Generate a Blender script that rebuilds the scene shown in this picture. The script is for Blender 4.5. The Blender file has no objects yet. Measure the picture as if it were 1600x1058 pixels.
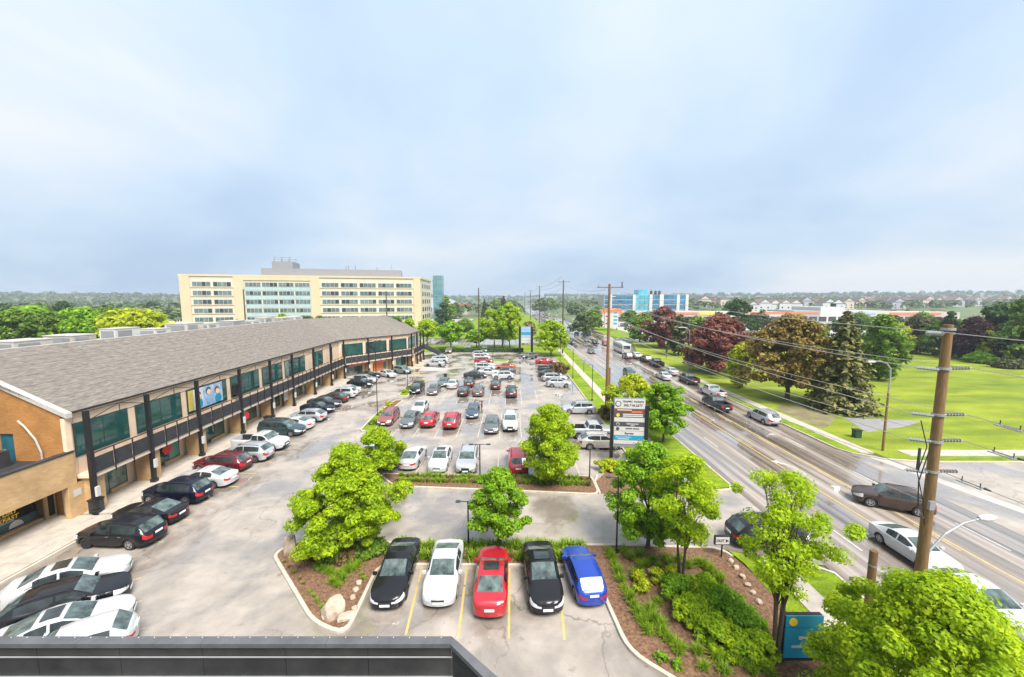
import bpy, bmesh, math, random
from mathutils import Vector, Matrix, noise
R = math.radians
SC = bpy.context.scene
COL = SC.collection
# ---------------------------------------------------------------- camera
H, FPX, HOR = 16.5, 605.0, 468.0
PITCH = math.atan((529 - HOR) / FPX)
cd = bpy.data.cameras.new('camera'); cam = bpy.data.objects.new('camera', cd); COL.objects.link(cam)
cam.location = (0, 0, H); cam.rotation_euler = (math.pi / 2 - PITCH, 0, 0)
cd.sensor_width = 36; cd.lens = FPX / 1600 * 36; cd.clip_start = 0.05; cd.clip_end = 9000
SC.camera = cam
# ---------------------------------------------------------------- sky, sun, exposure
EXPOSURE = 2.4
SUN_EL, SUN_AZ = 55, 145
w = bpy.data.worlds.new('World'); SC.world = w; w.use_nodes = True
nt = w.node_tree; N = nt.nodes; LK = nt.links
for n in list(N): N.remove(n)
def nn(t, **k):
    n = N.new(t)
    for a, b in k.items(): setattr(n, a, b)
    return n
out = nn('ShaderNodeOutputWorld'); bg = nn('ShaderNodeBackground'); bg.inputs[1].default_value = 0.05
sky = nn('ShaderNodeTexSky', sky_type='NISHITA', sun_disc=False, sun_elevation=R(SUN_EL), sun_rotation=R(SUN_AZ), air_density=1.3, dust_density=2.0, ozone_density=1.5)
tc = nn('ShaderNodeTexCoord'); sep = nn('ShaderNodeSeparateXYZ'); LK.new(tc.outputs['Generated'], sep.inputs[0])
za = nn('ShaderNodeMath', operation='MAXIMUM'); LK.new(sep.outputs[2], za.inputs[0]); za.inputs[1].default_value = 0.0
zb = nn('ShaderNodeMath', operation='ADD'); LK.new(za.outputs[0], zb.inputs[0]); zb.inputs[1].default_value = 0.30
cx = nn('ShaderNodeMath', operation='DIVIDE'); LK.new(sep.outputs[0], cx.inputs[0]); LK.new(zb.outputs[0], cx.inputs[1])
cy = nn('ShaderNodeMath', operation='DIVIDE'); LK.new(sep.outputs[1], cy.inputs[0]); LK.new(zb.outputs[0], cy.inputs[1])
comb = nn('ShaderNodeCombineXYZ'); LK.new(cx.outputs[0], comb.inputs[0]); LK.new(cy.outputs[0], comb.inputs[1]); comb.inputs[2].default_value = 11.2
n1 = nn('ShaderNodeTexNoise'); n1.inputs['Scale'].default_value = 0.62; n1.inputs['Detail'].default_value = 9; n1.inputs['Roughness'].default_value = 0.48; n1.inputs['Distortion'].default_value = 0.3
LK.new(comb.outputs[0], n1.inputs['Vector'])
rmp = nn('ShaderNodeValToRGB'); LK.new(n1.outputs[0], rmp.inputs[0])
e = rmp.color_ramp.elements; e[0].position = 0.36; e[0].color = (2.0, 2.65, 3.55, 1); e[1].position = 0.63; e[1].color = (3.6, 3.78, 4.0, 1)
m = rmp.color_ramp.elements.new(0.48); m.color = (2.6, 3.2, 3.9, 1)
mx = nn('ShaderNodeMix', data_type='RGBA'); mx.inputs[0].default_value = 0.95
LK.new(sky.outputs[0], mx.inputs[6]); LK.new(rmp.outputs[0], mx.inputs[7])
hzr = nn('ShaderNodeMapRange'); LK.new(za.outputs[0], hzr.inputs[0]); hzr.inputs[1].default_value = 0.0; hzr.inputs[2].default_value = 0.5; hzr.inputs[3].default_value = 0.87; hzr.inputs[4].default_value = 1.04
mul = nn('ShaderNodeVectorMath', operation='SCALE'); LK.new(mx.outputs[2], mul.inputs[0]); LK.new(hzr.outputs[0], mul.inputs['Scale'])
LK.new(mul.outputs[0], bg.inputs[0]); LK.new(bg.outputs[0], out.inputs[0])
sl = bpy.data.lights.new('sun', 'SUN'); sun = bpy.data.objects.new('sun', sl); COL.objects.link(sun)
sl.energy = 1.5; sl.angle = R(30); sl.color = (1, 0.96, 0.9)
sun.rotation_euler = (R(90 - SUN_EL), 0, R(180 - SUN_AZ)); sun.location = (0, 0, 60)
vs = SC.view_settings; vs.view_transform = 'Standard'; vs.look = 'None'; vs.exposure = EXPOSURE; vs.gamma = 1
SC.cycles.max_bounces = 5; SC.cycles.diffuse_bounces = 2; SC.cycles.glossy_bounces = 2; SC.cycles.transmission_bounces = 2; SC.cycles.transparent_max_bounces = 6
SC.cycles.use_denoising = True
# ---------------------------------------------------------------- helpers
CP, SP = math.cos(PITCH), math.sin(PITCH)
def ray(x, y):
    a = (x - 800) / FPX; b = (529 - y) / FPX
    return (a, b * SP + CP, b * CP - SP)
def g(x, y, z=0.0):                       # where a sight line meets the level z
    r = ray(x, y); t = (z - H) / r[2]
    return (r[0] * t, r[1] * t)
def zat(x, y, Y):
    r = ray(x, y); return H + r[2] * Y / r[1]
def xat(x, y, Y):
    r = ray(x, y); return r[0] * Y / r[1]

def tag(o, label=None, cat=None, group=None, kind=None):
    if label: o['label'] = label
    if cat: o['category'] = cat
    if group: o['group'] = group
    if kind: o['kind'] = kind
    return o
def thing(name, label, cat, loc=(0, 0, 0), rz=0, group=None):
    o = bpy.data.objects.new(name, None); COL.objects.link(o)
    o.location = loc; o.rotation_euler = (0, 0, rz); o.empty_display_size = 0.3
    return tag(o, label, cat, group)
def link(name, me, mat=None, parent=None, loc=None):
    o = bpy.data.objects.new(name, me); COL.objects.link(o)
    if parent: o.parent = parent
    if loc: o.location = loc
    if mat is not None:
        if not me.materials: me.materials.append(mat)
        if me.materials[0] is not mat:
            o.material_slots[0].link = 'OBJECT'; o.material_slots[0].material = mat
    return o
class MB:
    def __init__(s): s.v = []; s.f = []
    def add(s, v, f):
        n = len(s.v); s.v += [tuple(p) for p in v]; s.f += [tuple(i + n for i in q) for q in f]; return s
    def box(s, x0, x1, y0, y1, z0, z1):
        return s.add([(x0,y0,z0),(x1,y0,z0),(x1,y1,z0),(x0,y1,z0),(x0,y0,z1),(x1,y0,z1),(x1,y1,z1),(x0,y1,z1)],
              [(0,3,2,1),(4,5,6,7),(0,1,5,4),(1,2,6,5),(2,3,7,6),(3,0,4,7)])
    def obox(s, c, u, v, hu, hv, z0, z1):      # box on horizontal axes u, v
        P = []
        for z in (z0, z1):
            for a, b in ((-1,-1),(1,-1),(1,1),(-1,1)):
                P.append((c[0]+u[0]*hu*a+v[0]*hv*b, c[1]+u[1]*hu*a+v[1]*hv*b, z))
        return s.add(P, [(0,3,2,1),(4,5,6,7),(0,1,5,4),(1,2,6,5),(2,3,7,6),(3,0,4,7)])
    def cyl(s, p, q, r0, r1=None, n=8, cap=True):
        r1 = r0 if r1 is None else r1
        p = Vector(p); q = Vector(q); d = (q - p)
        if d.length < 1e-6: return s
        d.normalize(); a = d.cross(Vector((0,0,1)) if abs(d.z) < .9 else Vector((1,0,0))).normalized(); b = d.cross(a)
        V = []
        for c, r in ((p, r0), (q, r1)):
            for i in range(n):
                t = 2*math.pi*i/n; V.append(c + a*math.cos(t)*r + b*math.sin(t)*r)
        F = [(i, (i+1) % n, n+(i+1) % n, n+i) for i in range(n)]
        if cap: F += [tuple(range(n-1, -1, -1)), tuple(range(n, 2*n))]
        return s.add(V, F)
    def tube(s, pts, r, n=6):
        for i in range(len(pts)-1): s.cyl(pts[i], pts[i+1], r if not isinstance(r, (list, tuple)) else r[i], r if not isinstance(r, (list, tuple)) else r[i+1], n)
        return s
    def prism(s, poly, z0, z1):
        n = len(poly); V = [(x, y, z0) for x, y in poly] + [(x, y, z1) for x, y in poly]
        return s.add(V, [tuple(range(n-1,-1,-1)), tuple(range(n,2*n))] + [(i,(i+1)%n,n+(i+1)%n,n+i) for i in range(n)])
    def sheet(s, poly, z):
        return s.add([(x, y, z) for x, y in poly], [tuple(range(len(poly)))])
    def mesh(s, name, off=(0,0,0), smooth=None):
        me = bpy.data.meshes.new(name)
        me.from_pydata([(x-off[0], y-off[1], z-off[2]) for x, y, z in s.v], [], s.f); me.update()
        if smooth is not None:
            me.shade_smooth(); me.set_sharp_from_angle(angle=R(smooth))
        return me
    def build(s, name, mat, parent=None, smooth=None, wp=None):   # parts given in world metres; wp = the thing a sub-part's part belongs to
        off = (0,0,0); p = wp or parent
        if p is not None: off = p.location
        return link(name, s.mesh(name, off, smooth), mat, parent)
def copy_tree(o, loc=None, rz=None, sc=None):
    c = o.copy(); COL.objects.link(c)
    if loc is not None: c.location = loc
    if rz is not None: c.rotation_euler = (0, 0, rz)
    if sc is not None: c.scale = sc if isinstance(sc, tuple) else (sc, sc, sc)
    for ch in o.children:
        d = ch.copy(); COL.objects.link(d); d.parent = c
        for gch in ch.children:
            q = gch.copy(); COL.objects.link(q); q.parent = d
    return c
# ---------------------------------------------------------------- materials
def mat(name, col, rough=.6, metal=0., var=0.12, scale=3.0, bump=0., bscale=40., coat=0., spec=.5, stretch=None, col2=None, dscale=None, alpha=None):
    m = bpy.data.materials.new(name); m.use_nodes = True; t = m.node_tree; b = t.nodes['Principled BSDF']
    b.inputs['Roughness'].default_value = rough; b.inputs['Metallic'].default_value = metal
    b.inputs['Coat Weight'].default_value = coat; b.inputs['Coat Roughness'].default_value = .06; b.inputs['Specular IOR Level'].default_value = spec
    tcn = t.nodes.new('ShaderNodeTexCoord'); mp = t.nodes.new('ShaderNodeMapping'); t.links.new(tcn.outputs['Object'], mp.inputs[0])
    if stretch: mp.inputs['Scale'].default_value = stretch
    if var > 0 or col2:
        nz = t.nodes.new('ShaderNodeTexNoise'); nz.inputs['Scale'].default_value = scale; nz.inputs['Detail'].default_value = 6; nz.inputs['Roughness'].default_value = .62
        t.links.new(mp.outputs[0], nz.inputs['Vector'])
        rp = t.nodes.new('ShaderNodeValToRGB'); t.links.new(nz.outputs[0], rp.inputs[0])
        rp.color_ramp.elements[0].position = .32; rp.color_ramp.elements[1].position = .68
        c2 = col2 or tuple(min(1, c*(1+var)) for c in col)
        c1 = col if col2 else tuple(c*(1-var) for c in col)
        rp.color_ramp.elements[0].color = (*c1, 1); rp.color_ramp.elements[1].color = (*c2, 1)
        t.links.new(rp.outputs[0], b.inputs['Base Color'])
    else: b.inputs['Base Color'].default_value = (*col, 1)
    if bump > 0:
        nb = t.nodes.new('ShaderNodeTexNoise'); nb.inputs['Scale'].default_value = bscale; nb.inputs['Detail'].default_value = 4
        t.links.new(mp.outputs[0], nb.inputs['Vector'])
        bp = t.nodes.new('ShaderNodeBump'); bp.inputs['Strength'].default_value = bump; bp.inputs['Distance'].default_value = .03
        t.links.new(nb.outputs[0], bp.inputs['Height']); t.links.new(bp.outputs[0], b.inputs['Normal'])
    return m
def leafmat(name, c1, c2, trans=.35, rough=.55):
    m = bpy.data.materials.new(name); m.use_nodes = True; t = m.node_tree; b = t.nodes['Principled BSDF']; o = t.nodes['Material Output']
    ge = t.nodes.new('ShaderNodeNewGeometry'); rp = t.nodes.new('ShaderNodeValToRGB'); t.links.new(ge.outputs['Random Per Island'], rp.inputs[0])
    rp.color_ramp.elements[0].color = (*c1, 1); rp.color_ramp.elements[1].color = (*c2, 1)
    t.links.new(rp.outputs[0], b.inputs['Base Color']); b.inputs['Roughness'].default_value = rough; b.inputs['Specular IOR Level'].default_value = .25
    tcn = t.nodes.new('ShaderNodeTexCoord'); nz = t.nodes.new('ShaderNodeTexNoise'); nz.inputs['Scale'].default_value = 1.1; nz.inputs['Detail'].default_value = 3; t.links.new(tcn.outputs['Object'], nz.inputs['Vector'])
    r2 = t.nodes.new('ShaderNodeValToRGB'); t.links.new(nz.outputs[0], r2.inputs[0]); r2.color_ramp.elements[0].position = .35; r2.color_ramp.elements[1].position = .65; r2.color_ramp.elements[0].color = (.78,.86,.85,1); r2.color_ramp.elements[1].color = (1.18,1.1,1,1)
    mm = t.nodes.new('ShaderNodeMix'); mm.data_type = 'RGBA'; mm.blend_type = 'MULTIPLY'; mm.inputs[0].default_value = 1; t.links.new(rp.outputs[0], mm.inputs[6]); t.links.new(r2.outputs[0], mm.inputs[7]); t.links.new(mm.outputs[2], b.inputs['Base Color'])
    tr = t.nodes.new('ShaderNodeBsdfTranslucent'); t.links.new(mm.outputs[2], tr.inputs[0])
    mxs = t.nodes.new('ShaderNodeMixShader'); mxs.inputs[0].default_value = trans
    t.links.new(b.outputs[0], mxs.inputs[1]); t.links.new(tr.outputs[0], mxs.inputs[2]); t.links.new(mxs.outputs[0], o.inputs[0])
    return m
def wetmat(name, c1, c2, r_dry=.55, r_wet=.12, crack=True, scale=.16, wetpos=(.45, .62), stretch=(1, 1, 1), dark=.72):
    m = bpy.data.materials.new(name); m.use_nodes = True; t = m.node_tree; b = t.nodes['Principled BSDF']; L = t.links.new
    tcn = t.nodes.new('ShaderNodeTexCoord'); mp = t.nodes.new('ShaderNodeMapping'); mp.inputs['Scale'].default_value = stretch; L(tcn.outputs['Object'], mp.inputs[0])
    def noi(s, d, r=.6, dist=0):
        n = t.nodes.new('ShaderNodeTexNoise'); n.inputs['Scale'].default_value = s; n.inputs['Detail'].default_value = d; n.inputs['Roughness'].default_value = r; n.inputs['Distortion'].default_value = dist
        L(mp.outputs[0], n.inputs['Vector']); return n.outputs[0]
    def ramp(i, p0, p1, a=(0,0,0), c=(1,1,1)):
        r = t.nodes.new('ShaderNodeValToRGB'); L(i, r.inputs[0]); r.color_ramp.elements[0].position = p0; r.color_ramp.elements[1].position = p1
        r.color_ramp.elements[0].color = (*a, 1); r.color_ramp.elements[1].color = (*c, 1); return r.outputs[0]
    def mix(f, a, c, bt='MIX'):
        x = t.nodes.new('ShaderNodeMix'); x.data_type = 'RGBA'; x.blend_type = bt
        for s, v in ((0, f), (6, a), (7, c)):
            if isinstance(v, (int, float)): x.inputs[s].default_value = v
            elif isinstance(v, tuple): x.inputs[s].default_value = (*v, 1)
            else: L(v, x.inputs[s])
        return x.outputs[2]
    base = ramp(noi(scale*2.3, 8, .65), .3, .7, c1, c2)
    fine = ramp(noi(28, 3, .7), .25, .75, (.82,.82,.82), (1.12,1.12,1.12)); base = mix(1., base, fine, 'MULTIPLY')
    wet = ramp(noi(scale, 5, .55, .4), wetpos[0], wetpos[1])
    base = mix(wet, base, mix(1., base, (dark, dark*.97, dark*.95), 'MULTIPLY'))
    if crack:
        vo = t.nodes.new('ShaderNodeTexVoronoi'); vo.feature = 'DISTANCE_TO_EDGE'; vo.inputs['Scale'].default_value = .14
        dn = t.nodes.new('ShaderNodeTexNoise'); dn.inputs['Scale'].default_value = .5; dn.inputs['Detail'].default_value = 5; L(mp.outputs[0], dn.inputs['Vector'])
        vm = t.nodes.new('ShaderNodeVectorMath'); vm.operation = 'MULTIPLY_ADD'; L(dn.outputs['Color'], vm.inputs[0]); vm.inputs[1].default_value = (3,3,3); L(mp.outputs[0], vm.inputs[2]); L(vm.outputs[0], vo.inputs['Vector'])
        ck = ramp(vo.outputs['Distance'], .002, .009, (.55,.53,.5), (1,1,1)); ckm = ramp(noi(.07, 2), .42, .55)
        base = mix(ckm, base, mix(1., base, ck, 'MULTIPLY'))
    oil = ramp(noi(.9, 4, .7), .62, .72, (1,1,1), (.62,.58,.55)); base = mix(1., base, oil, 'MULTIPLY')
    if not crack:
        m2 = t.nodes.new('ShaderNodeMapping'); m2.inputs['Scale'].default_value = (1.1,.006,1); L(tcn.outputs['Object'], m2.inputs[0]); n2 = t.nodes.new('ShaderNodeTexNoise'); n2.inputs['Scale'].default_value = 1.0; n2.inputs['Detail'].default_value = 2; L(m2.outputs[0], n2.inputs['Vector'])
        base = mix(1., base, ramp(n2.outputs[0], .4, .6, (.66,.63,.6), (1.12,1.12,1.12)), 'MULTIPLY')
    L(base, b.inputs['Base Color'])
    mr = t.nodes.new('ShaderNodeMapRange'); L(wet, mr.inputs[0]); mr.inputs[3].default_value = r_dry; mr.inputs[4].default_value = r_wet; L(mr.outputs[0], b.inputs['Roughness'])
    cw = t.nodes.new('ShaderNodeMapRange'); L(wet, cw.inputs[0]); cw.inputs[3].default_value = .05; cw.inputs[4].default_value = 1.; L(cw.outputs[0], b.inputs['Coat Weight']); b.inputs['Coat Roughness'].default_value = .03; b.inputs['Coat IOR'].default_value = 1.6
    nb = t.nodes.new('ShaderNodeTexNoise'); nb.inputs['Scale'].default_value = 35; nb.inputs['Detail'].default_value = 3; L(mp.outputs[0], nb.inputs['Vector'])
    bp = t.nodes.new('ShaderNodeBump'); bp.inputs['Distance'].default_value = .012
    ms = t.nodes.new('ShaderNodeMapRange'); L(wet, ms.inputs[0]); ms.inputs[3].default_value = .28; ms.inputs[4].default_value = .05; L(ms.outputs[0], bp.inputs['Strength'])
    L(nb.outputs[0], bp.inputs['Height']); L(bp.outputs[0], b.inputs['Normal'])
    return m
def brickmat(name, c1, c2, mortar, sc=1.0, rot=None):
    m = bpy.data.materials.new(name); m.use_nodes = True; t = m.node_tree; b = t.nodes['Principled BSDF']; L = t.links.new
    tcn = t.nodes.new('ShaderNodeTexCoord'); sp = t.nodes.new('ShaderNodeSeparateXYZ'); L(tcn.outputs['Object'], sp.inputs[0])
    ad = t.nodes.new('ShaderNodeMath'); ad.operation = 'ADD'; L(sp.outputs[0], ad.inputs[0]); L(sp.outputs[1], ad.inputs[1])
    cb = t.nodes.new('ShaderNodeCombineXYZ'); L(ad.outputs[0], cb.inputs[0]); L(sp.outputs[2], cb.inputs[1])
    br = t.nodes.new('ShaderNodeTexBrick'); L(cb.outputs[0], br.inputs['Vector']); br.inputs['Scale'].default_value = sc
    br.inputs['Brick Width'].default_value = .3; br.inputs['Row Height'].default_value = .11; br.inputs['Mortar Size'].default_value = .008
    br.inputs['Color1'].default_value = (*c1, 1); br.inputs['Color2'].default_value = (*c2, 1); br.inputs['Mortar'].default_value = (*mortar, 1)
    nz = t.nodes.new('ShaderNodeTexNoise'); nz.inputs['Scale'].default_value = .8; nz.inputs['Detail'].default_value = 6; L(tcn.outputs['Object'], nz.inputs['Vector'])
    rp = t.nodes.new('ShaderNodeValToRGB'); L(nz.outputs[0], rp.inputs[0]); rp.color_ramp.elements[0].position = .3; rp.color_ramp.elements[0].color = (.78,.76,.74,1); rp.color_ramp.elements[1].position = .65; rp.color_ramp.elements[1].color = (1.08,1.06,1.04,1)
    x = t.nodes.new('ShaderNodeMix'); x.data_type = 'RGBA'; x.blend_type = 'MULTIPLY'; x.inputs[0].default_value = 1; L(br.outputs[0], x.inputs[6]); L(rp.outputs[0], x.inputs[7])
    L(x.outputs[2], b.inputs['Base Color']); b.inputs['Roughness'].default_value = .8
    return m
def grassmat(name, c1, c2, sc):
    m = bpy.data.materials.new(name); m.use_nodes = True; t = m.node_tree; b = t.nodes['Principled BSDF']; L = t.links.new
    tcn = t.nodes.new('ShaderNodeTexCoord')
    def noi(s, d, st=(1,1,1), r=.6):
        mp = t.nodes.new('ShaderNodeMapping'); mp.inputs['Scale'].default_value = st; L(tcn.outputs['Object'], mp.inputs[0])
        n = t.nodes.new('ShaderNodeTexNoise'); n.inputs['Scale'].default_value = s; n.inputs['Detail'].default_value = d; n.inputs['Roughness'].default_value = r; L(mp.outputs[0], n.inputs['Vector']); return n.outputs[0]
    def ramp(i, p0, p1, a, c):
        r = t.nodes.new('ShaderNodeValToRGB'); L(i, r.inputs[0]); r.color_ramp.elements[0].position = p0; r.color_ramp.elements[1].position = p1; r.color_ramp.elements[0].color = (*a,1); r.color_ramp.elements[1].color = (*c,1); return r.outputs[0]
    def mul(a, c, f=1.):
        x = t.nodes.new('ShaderNodeMix'); x.data_type = 'RGBA'; x.blend_type = 'MULTIPLY'; x.inputs[0].default_value = f; L(a, x.inputs[6]); L(c, x.inputs[7]); return x.outputs[2]
    col = ramp(noi(sc, 6, (.5,1.4,1)), .3, .7, c1, c2)
    col = mul(col, ramp(noi(7, 5, (1,1,1), .75), .3, .7, (.55,.62,.55), (1.3,1.25,1.2)))
    col = mul(col, ramp(noi(.05, 4, (.3,4,1)), .35, .65, (.72,.78,.8), (1.15,1.1,1.05)))
    col = mul(col, ramp(noi(.35, 5), .56, .68, (1,1,1), (1.1,.88,.9)))
    L(col, b.inputs['Base Color']); b.inputs['Roughness'].default_value = .9; b.inputs['Specular IOR Level'].default_value = .2
    bp = t.nodes.new('ShaderNodeBump'); bp.inputs['Strength'].default_value = .9; bp.inputs['Distance'].default_value = .06; L(noi(9, 5, (1,1,1), .8), bp.inputs['Height']); L(bp.outputs[0], b.inputs['Normal'])
    return m
def glassmat(name, col, rough=.05, spec=.8):
    return mat(name, col, rough, 0, .25, .6, spec=spec)
M = {}
M['asphalt'] = wetmat('asphalt_wet_lot', (.26,.222,.188), (.41,.358,.305), r_wet=.06, dark=.64, scale=.2, wetpos=(.44,.58))
M['road'] = wetmat('asphalt_wet_road', (.195,.15,.115), (.42,.37,.325), scale=.3, wetpos=(.42,.58), stretch=(1.6,.07,1), crack=False, r_dry=.35, r_wet=.06, dark=.55)
M['concrete'] = mat('concrete_walk', (.40,.35,.29), .7, var=.16, scale=1.3, bump=.1)
M['kerb'] = mat('concrete_kerb', (.46,.40,.32), .75, var=.15, scale=2.5, bump=.15)
M['pave2'] = mat('concrete_pale', (.40,.36,.32), .6, var=.16, scale=.7)
M['mulch'] = mat('bark_mulch', (.065,.032,.017), .95, var=.3, scale=7, bump=1., bscale=20, col2=(.25,.135,.072))
M['grass'] = grassmat('lawn', (.10,.17,.006), (.25,.34,.014), 1.2)
M['field'] = grassmat('field_lawn', (.125,.18,.012), (.30,.345,.03), .22)
M['ground'] = mat('far_ground', (.05,.085,.02), .95, scale=.02, col2=(.13,.16,.06))
M['yellow'] = mat('yellow_line_paint', (.36,.29,.17), .55, scale=2.6, col2=(.58,.40,.06))
M['white_line'] = mat('white_line_paint', (.36,.34,.31), .5, scale=2.2, col2=(.52,.50,.47))
M['paleline'] = mat('worn_line_paint', (.36,.31,.24), .55, scale=1.6, col2=(.56,.46,.28))
M['black'] = mat('black_steel', (.012,.012,.014), .4, var=.2)
M['rail'] = mat('charcoal_panel', (.03,.032,.036), .55, var=.35, scale=2.2)
M['shingle'] = mat('asphalt_shingle', (.10,.084,.070), .9, var=.2, scale=2.6, bump=.8, bscale=9, stretch=(.6,.6,7.), col2=(.235,.205,.175))
M['stucco'] = mat('beige_stucco', (.72,.54,.38), .85, var=.08, scale=1.2)
M['white_trim'] = mat('pale_metal_trim', (.46,.42,.37), .5, var=.1)
M['brick'] = brickmat('tan_brick', (.46,.28,.12), (.53,.34,.16), (.48,.37,.24))
M['brick_or'] = brickmat('orange_brick', (.34,.145,.032), (.42,.19,.045), (.38,.21,.08))
M['gglass'] = glassmat('green_glass', (.016,.075,.066))
M['gglass2'] = glassmat('pale_green_glass', (.07,.22,.18))
M['frame'] = mat('dark_window_frame', (.03,.05,.05), .45, var=.1)
M['dark'] = mat('dark_recess', (.02,.02,.022), .8, var=.2)
M['white'] = mat('white_paint', (.52,.51,.49), .45, var=.06)
M['grey'] = mat('grey_metal', (.28,.28,.29), .45, .3, var=.1)
M['path'] = mat('path_asphalt', (.24,.23,.22), .6, var=.15, scale=.8)
M['galv'] = mat('galvanised_metal', (.34,.345,.35), .45, .3, var=.12)
M['red'] = mat('red_paint', (.60,.02,.02), .45, var=.1)
M['orange'] = mat('orange_awning', (.62,.17,.06), .6, var=.1)
M['teal'] = mat('teal_door', (.02,.10,.13), .4, var=.25, scale=1.5)
M['wood'] = mat('weathered_pole_wood', (.20,.115,.045), .85, var=.35, scale=5, bump=.5, bscale=12, stretch=(6,6,.35))
M['bark'] = mat('bark', (.085,.062,.042), .95, var=.3, scale=9, bump=.6, bscale=16, stretch=(2,2,.5))
M['wire'] = mat('bare_wire', (.38,.36,.33), .5, .1, var=.05)
M['rock'] = mat('granite_boulder', (.42,.33,.25), .85, var=.28, scale=2.2, bump=.7, bscale=7)
M['dirt'] = mat('bare_dirt', (.13,.10,.06), .95, scale=.6, bump=.6, bscale=8, col2=(.22,.20,.08))
M['blue_sign'] = mat('blue_sign', (.01,.26,.42), .4, var=.05)
M['yellow_ink'] = mat('yellow_letters', (.85,.55,.02), .5, var=.03)
M['ink'] = mat('black_letters', (.02,.02,.025), .6, var=.02)
M['brown_ink'] = mat('brown_board', (.16,.055,.04), .5, var=.1)
M['slate'] = mat('slate_board', (.06,.06,.065), .5, var=.05)
M['skyblue'] = mat('pale_blue_panel', (.25,.42,.62), .4, var=.1)
def text_mesh(name, s, size, bold=0.0, shear=0.0):
    cu = bpy.data.curves.new(name, 'FONT'); cu.body = s; cu.size = size; cu.extrude = .006; cu.align_x = 'CENTER'; cu.align_y = 'CENTER'; cu.offset = bold; cu.shear = shear; cu.resolution_u = 3
    o = bpy.data.objects.new(name, cu); COL.objects.link(o)
    bpy.context.view_layer.update()
    me = bpy.data.meshes.new_from_object(o.evaluated_get(bpy.context.evaluated_depsgraph_get()))
    bpy.data.objects.remove(o); bpy.data.curves.remove(cu); me.name = name
    return me
def lettering(name, s, size, matr, parent, loc, right, up=(0,0,1), bold=0., shear=0., off=None):
    me = text_mesh(name, s, size, bold, shear); r = Vector(right).normalized(); u = Vector(up).normalized(); n = r.cross(u)
    mtx = Matrix((( r.x, u.x, n.x, loc[0]), (r.y, u.y, n.y, loc[1]), (r.z, u.z, n.z, loc[2]), (0,0,0,1)))
    me.transform(mtx); p = off if off is not None else parent.location
    me.transform(Matrix.Translation(-Vector(p))); me.materials.clear()
    return link(name, me, matr, parent)
# ---------------------------------------------------------------- ground, lot, road
def ss(a, b, t):
    t = max(0, min(1, (t-a)/(b-a))); return t*t*(3-2*t)
def terr(x, y):
    h = -0.05
    h += 8*ss(330, 560, y)*ss(60, 200, x) + 22*ss(1100, 2100, math.hypot(x, y)) + 5*ss(700, 1100, y)*ss(-100, -600, x)
    h += (noise.noise(Vector((x*.004, y*.004, 1)))*4)*ss(600, 1300, math.hypot(x, y))
    return h
xs = sorted(set([-6000,-4500,-3400,-2700,-2200,-1800,-1500,-1250,-1000,-800,-640,-520,-420,-340,-270,-210,-160,-120,-80,-40,0,40,80,120,160,210,270,340,420,520,640,800,1000,1250,1500,1800,2200,2700,3400,4500,6000]))
ys = [-400,-200,-80,0,60,120,180,240,300,330,360,400,440,480,520,570,640,720,820,940,1080,1240,1420,1620,1850,2100,2400,2900,3600,4600,6000]
mb = MB(); nx = len(xs)
mb.add([(x, y, terr(x, y)) for y in ys for x in xs], [(j*nx+i, j*nx+i+1, (j+1)*nx+i+1, (j+1)*nx+i) for j in range(len(ys)-1) for i in range(nx-1)])
tag(mb.build('ground', M['ground'], smooth=60), kind='structure')
def area(name, poly, z, m, z0=None):
    b = MB(); b.sheet(poly, z) if z0 is None else b.prism(poly, z0, z)
    return tag(b.build(name, M[m]), kind='structure')
LOT_R, SW0, SW1, ROAD_L, ROAD_R = 12.2, 14.8, 16.3, 19.5, 35.9
area('parking_lot', [(-60,-5),(LOT_R,-5),(LOT_R,108),(6,113.5),(1,118.5),(-34,118.5),(-60,118.5)], 0.0, 'asphalt')
area('road', [(ROAD_L,-30),(ROAD_R,-30),(ROAD_R,118),(38,135),(44,170),(44,290),(40,420),(46,900),(52,1500),(26,1500),(22,900),(20,420),(ROAD_L,300)], 0.004, 'road')
area('driveway', [(LOT_R+.002,24.6),(ROAD_L-.002,22.6),(ROAD_L-.002,32.4),(LOT_R+.002,31.0)], 0.0, 'asphalt')
area('cross_street', [(-160,141),(ROAD_L-.002,141),(ROAD_L-.002,163),(-160,163)], 0.0, 'road')
area('cross_street', [(44.1,150),(120,150),(120,166),(44.1,166)], 0.0, 'road')
area('side_street', [(ROAD_R+.002,22),(130,22),(130,37.8),(42.6,37.8),(38.6,38.5),(36.6,40.1),(ROAD_R+.002,41.5)], 0.0, 'asphalt')
# verges and lawns (kerb-high blocks)
Z1 = .12
area('verge', [(LOT_R+.17,33.5),(SW0-.01,33.5),(SW0-.01,135),(7,135),(7,120),(10,113)], Z1, 'grass', -.04) if 0 else None
area('verge_lawn', [(12.37,38.4),(SW0-.01,38.4),(SW0-.01,122),(8,122),(8.5,113.8),(12.37,108.1)], Z1, 'grass', -.04)
area('verge_lawn', [(SW1+.01,31.9),(ROAD_L-.2,32.6),(ROAD_L-.2,137),(SW1+.01,137)], Z1, 'grass', -.04)
area('verge_lawn', [(-70,118.9),(-2,118.9),(7.9,118.9),(7.9,122.01),(SW0-.01,122.01),(SW0-.01,139.6),(-70,139.6)], Z1, 'grass', -.04)
area('verge_lawn', [(-160,165),(ROAD_L-.3,165),(ROAD_L-.3,420),(-30,420),(-30,215),(-160,215)], Z1, 'grass', -.04)
area('verge_lawn', [(ROAD_R+.2,42.2),(39.0-1.5,42.0),(37.5,116),(ROAD_R+.2,116)], Z1, 'grass', -.04)
area('verge_lawn', [(36.15,41.7),(36.75,40.3),(37.5,39.6),(37.5,41.98),(36.12,42.15)], Z1, 'grass', -.04)
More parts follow.
